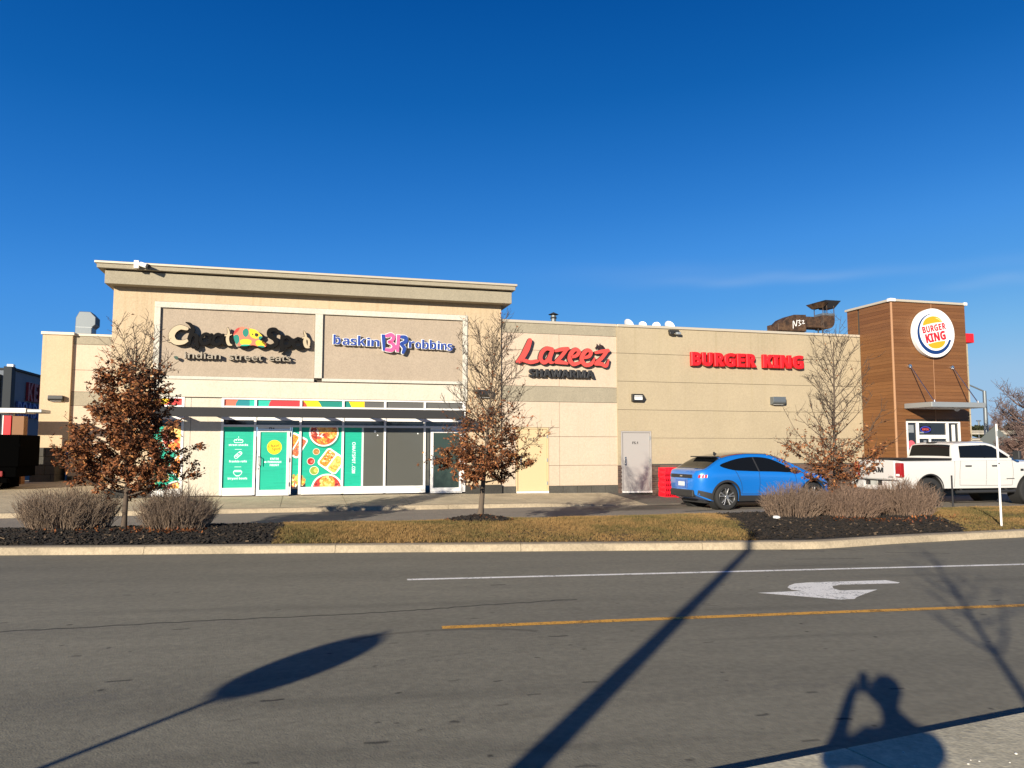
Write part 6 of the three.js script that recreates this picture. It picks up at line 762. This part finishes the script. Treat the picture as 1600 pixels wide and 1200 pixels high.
farTree('purplish bare bush on the skyline above the diamond sign', V(84, 3.0, -133), 3, 4.6, 503, { bare: true, wood: std(lin(0.2, 0.14, 0.13), 0.9), name: 'bare_tree' }); farTree('dark green tree at the right edge of the skyline', V(88, 3.0, -135), 4.2, 3.4, 504, { c: [0.045, 0.06, 0.03] }); farTree('brown leafy bush behind the diamond sign', V(79.5, 2.6, -126), 3.6, 2.6, 507, { c: [0.17, 0.12, 0.075] });
farTree('large bare tree at the right edge behind the white pickup', V(36.6, 0, -54), 5.0, 6.4, 505, { bare: true, wood: std(lin(0.15, 0.10, 0.085), 0.9), name: 'bare_tree' }); farTree('reddish-brown bare bush at the right edge beside the pickup hood', V(31.2, 0, -47.6), 2.8, 2.7, 506, { bare: true, wood: std(lin(0.17, 0.105, 0.085), 0.9), name: 'bare_tree' });
// ------------------------------------------------------------------ left background
{ const uc = -14.44, zc = -19, t = thing('retail_building', 'dark shaded building with red and blue wall letters behind the trailer at far left', 'building', FP(uc, 0, zc), FA);
  const grey = std(lin(0.15, 0.17, 0.2), 0.85, { map: stuccoMap }), dk = std(lin(0.02, 0.025, 0.03), 0.8);
  mesh('wall', bx(-13, 0, 0, 5.7, -24, -0.4), grey, t); mesh('parapet_cap', rbx(-13, 0.12, 5.7, 5.82, -24, -0.35, 0.02), dk, t); mesh('corner_post', rbx(-0.3, 0.08, 0, 5.86, -0.5, 0.05, 0.02), dk, t); mesh('canopy_light', rbx(-0.25, 0.05, 5.86, 6.0, -0.5, -0.2, 0.02), M.letterWhite, t);
  for (let k = 0; k < 16; k++) mesh('siding_board', rbx(-13, -0.52, 0.05 + k * 0.34, 0.37 + k * 0.34, -0.4, -0.2, 0.02), dk, t);
  const red = std(lin(0.25, 0.015, 0.02), 0.6), bl = std(lin(0.05, 0.09, 0.26), 0.6);
  const put = (str, z0, w, y, h, m) => fitText(str, 0, w, 0, h, 0.12).forEach((g) => mesh('letter', g.rotateY(Math.PI / 2).translate(0.02, y, z0), m, t));
  put('KELSEYS', -2.3, 5.6, 4.25, 1.0, red); put('ROADHOUSE', -0.9, 6.6, 3.35, 0.8, bl);
}
{ // order canopy and board of the drive-through lane
  const t = thing('order_canopy', 'flat white canopy on a red and brown order board behind the trailer', 'canopy', FP(-10.4, 0.35, -6.6), FA);
  mesh('slab', rbx(-3.2, 0.62, 2.66, 2.83, -1.0, 0.1, 0.02), M.white, t); mesh('slab_end', rbx(0.62, 1.12, 2.68, 2.8, -1.0, 0.05, 0.02), M.steel, t);
  mesh('board', rbx(0.12, 0.52, 0, 2.55, -0.5, -0.1, 0.01), std(lin(0.2, 0.085, 0.025), 0.6), t); mesh('red_edge', rbx(-0.12, 0.115, 0, 2.56, -0.45, -0.06, 0.01), M.red, t); mesh('frame', rbx(-0.16, -0.125, 0, 2.57, -0.45, -0.05, 0.005), M.white, t); mesh('post', rbx(0.0, 0.12, 2.55, 2.67, -0.4, -0.2, 0.01), M.steel, t);
}
// ------------------------------------------------------------------ behind the photographer: what throws the long shadows onto the road
{ const t = thing('street_lamp', 'tall round street lamp post behind the photographer, throwing the long diagonal shadow', 'street lamp', V(-2.62, 0.13, 1.78)); mesh('pole', bar(V(0, 0, 0), V(0, 4.65, 0), 0.11, 20, 0.065), M.galv, t); mesh('base', new THREE.CylinderGeometry(0.2, 0.22, 0.2, 20).translate(0, 0.1, 0), M.galv, t); mesh('lamp_head', new THREE.SphereGeometry(0.1, 18, 12).scale(1, 0.7, 1).translate(0, 4.7, 0), M.galv, t); }
{ const t = thing('road_sign', 'round road sign on a slim post behind the photographer at the left', 'road sign', V(-4.62, 0.13, 0.3)); t.rotation.y = -SUN_AZ; mesh('plate', new THREE.CylinderGeometry(0.28, 0.28, 0.012, 40).rotateX(Math.PI / 2).translate(0, 1.85, 0.04), M.letterWhite, t); mesh('post', bar(V(0, 0, 0), V(0, 2.15, 0), 0.025, 12), M.galv, t); mesh('bracket', rbx(-0.08, 0.08, 1.83, 1.87, -0.03, 0.035, 0.005), M.steel, t); }
oak('leafless young street tree on the pavement behind the photographer', V(0.22, 0.12, 2.0), { seed: 611, h: 4.6, r: 0.06, lean: [0.1, 0], from: 2.3, limbs: 13, el0: 25, lift: 0.05, twigs: 5, bark, len: (f) => lerp(1.1, 0.7, f), env: [[0, 1], [5, 1]], dens: [[0, 0], [5, 0]] });
{ // grit and pebbles on the near pavement
  rnd = rngOf(808); const g = []; for (let i = 0; i < 90; i++) { const x = rr(1.6, 5.5), z = -4.1 - (x - 1.4) * 0.42 + rr(0.15, 1.6), r = rr(0.004, 0.011); g.push(new THREE.IcosahedronGeometry(r, 0).scale(1, 0.6, 1).rotateY(rnd() * 6).translate(x, 0.143 + r * 0.3, z)); }
  const p = mesh('grit', g, std(lin(0.7, 0.67, 0.6), 0.9)); tag(p, 'scattered pale grit and pebbles on the near pavement', 'grit', null, 'stuff');
}
{ // the photographer, arms raised to a phone held just behind the lens
  const t = thing('person', 'person in dark jacket and trousers holding up a phone with both hands', 'person', V(0.01, 0.14, 0.42));
  const cloth = std(lin(0.03, 0.035, 0.05), 0.9), trouser = std(lin(0.05, 0.05, 0.055), 0.9), skin = std(lin(0.42, 0.25, 0.18), 0.6), hair = std(lin(0.03, 0.02, 0.015), 0.8);
  const body = (name, bones, m, res, lo, size, par) => { // smooth union of tapered capsules meshed as one surface
    const mc = new MarchingCubes(res, m, false, false, 200000); mc.isolation = 0; const st = size / res;
    const sd = (p) => { let d = 1e9; for (const [a, b, ra, rb] of bones) { const ab = b.clone().sub(a), h = clamp(p.clone().sub(a).dot(ab) / ab.lengthSq(), 0, 1), e = p.distanceTo(a.clone().addScaledVector(ab, h)) - lerp(ra, rb, h), k = 0.035, q = Math.max(k - Math.abs(d - e), 0) / k; d = Math.min(d, e) - q * q * k / 4; } return d; };
    for (let z = 0; z < res; z++) for (let y = 0; y < res; y++) for (let x = 0; x < res; x++) { const half = res / 2; mc.field[x + y * res + z * res * res] = -sd(V(lo.x + (x - half) / half * size / 2, lo.y + (y - half) / half * size / 2, lo.z + (z - half) / half * size / 2)); }
    mc.update(); const n = mc.count, g = new THREE.BufferGeometry(), pa = mc.positionArray.slice(0, n * 3); for (let i = 0; i < pa.length; i += 3) { pa[i] = pa[i] * size / 2 + lo.x; pa[i + 1] = pa[i + 1] * size / 2 + lo.y; pa[i + 2] = pa[i + 2] * size / 2 + lo.z; }
    g.setAttribute('position', new THREE.BufferAttribute(pa, 3)); g.computeVertexNormals(); const w = mergeVertices(g, 1e-4); w.deleteAttribute('normal'); w.computeVertexNormals(); return mesh(name, w, m, par);
  };
  const B = [];
  const add = (a, b, ra, rb) => B.push([V(...a), V(...b), ra, rb]);
  add([0, 0.95, 0], [0, 1.2, 0], 0.15, 0.14); add([-0.05, 1.12, 0], [-0.08, 1.34, 0.0], 0.13, 0.08); add([0.05, 1.12, 0], [0.08, 1.34, 0], 0.13, 0.08); add([-0.15, 1.37, 0], [0.15, 1.37, 0], 0.075, 0.075); add([0, 1.42, 0], [0, 1.52, -0.02], 0.06, 0.055);
  add([-0.17, 1.36, 0], [-0.26, 1.27, -0.22], 0.065, 0.05); add([-0.26, 1.27, -0.22], [-0.1, 1.54, -0.36], 0.048, 0.034); add([0.17, 1.37, 0], [0.235, 1.33, -0.17], 0.065, 0.05); add([0.235, 1.33, -0.17], [0.03, 1.54, -0.35], 0.048, 0.034);
  for (const s of [-1, 1]) { add([s * 0.09, 0.93, 0], [s * 0.11, 0.5, 0], 0.1, 0.068); add([s * 0.11, 0.5, 0], [s * 0.12, 0.1, 0.02], 0.065, 0.045); add([s * 0.12, 0.05, 0.04], [s * 0.14, 0.04, -0.16], 0.045, 0.035); }
  add([0, 1.6, -0.03], [0, 1.66, -0.02], 0.082, 0.09);
  body('body', B, cloth, 84, V(0, 0.9, -0.05), 1.9, t);
  const hd = mesh('hair', new THREE.SphereGeometry(0.105, 24, 16, 0, 6.3, 0, 1.7).scale(0.92, 1, 1.08).translate(0, 1.655, -0.012), hair, t); mesh('face', [new THREE.SphereGeometry(0.092, 22, 16).scale(0.86, 1.2, 1).translate(0, 1.61, -0.035), new THREE.ConeGeometry(0.016, 0.045, 10).rotateX(-1.2).translate(0, 1.6, -0.13), new THREE.SphereGeometry(0.02, 10, 8).scale(0.5, 1.3, 1).translate(-0.085, 1.61, -0.02), new THREE.SphereGeometry(0.02, 10, 8).scale(0.5, 1.3, 1).translate(0.085, 1.61, -0.02)], skin, t);
  const ph = V(-0.01, 1.6, -0.385);                           // the phone's middle in the person's own frame
  for (const s of [-1, 1]) { const fg = [new THREE.SphereGeometry(0.04, 14, 10).scale(0.6, 1.1, 0.75).translate(ph.x + s * 0.075, ph.y - 0.05, ph.z + 0.03)]; for (let k = 0; k < 4; k++) { const y = ph.y - 0.07 + k * 0.022, L2 = [0.045, 0.052, 0.05, 0.04][k]; fg.push(bar(V(ph.x + s * 0.085, y, ph.z + 0.02), V(ph.x + s * 0.065, y + 0.004, ph.z - 0.012), 0.009, 8, 0.008), bar(V(ph.x + s * 0.065, y + 0.004, ph.z - 0.012), V(ph.x + s * (0.065 - L2), y + 0.006, ph.z - 0.006), 0.008, 8, 0.006)); } fg.push(bar(V(ph.x + s * 0.07, ph.y - 0.07, ph.z + 0.03), V(ph.x + s * 0.02, ph.y - 0.05, ph.z + 0.018), 0.01, 8, 0.008)); mesh('hand', fg, skin, t); }
  const p = thing('phone', 'black phone held up by the photographer', 'phone', V(0, 1.74, 0.045)); mesh('case', rbx(-0.037, 0.037, -0.075, 0.075, 0, 0.008, 0.004), M.black, p); mesh('screen', rbx(-0.034, 0.034, -0.07, 0.07, 0.0082, 0.0095, 0.001), M.glassDark, p);
}
renderer.render(scene, camera);
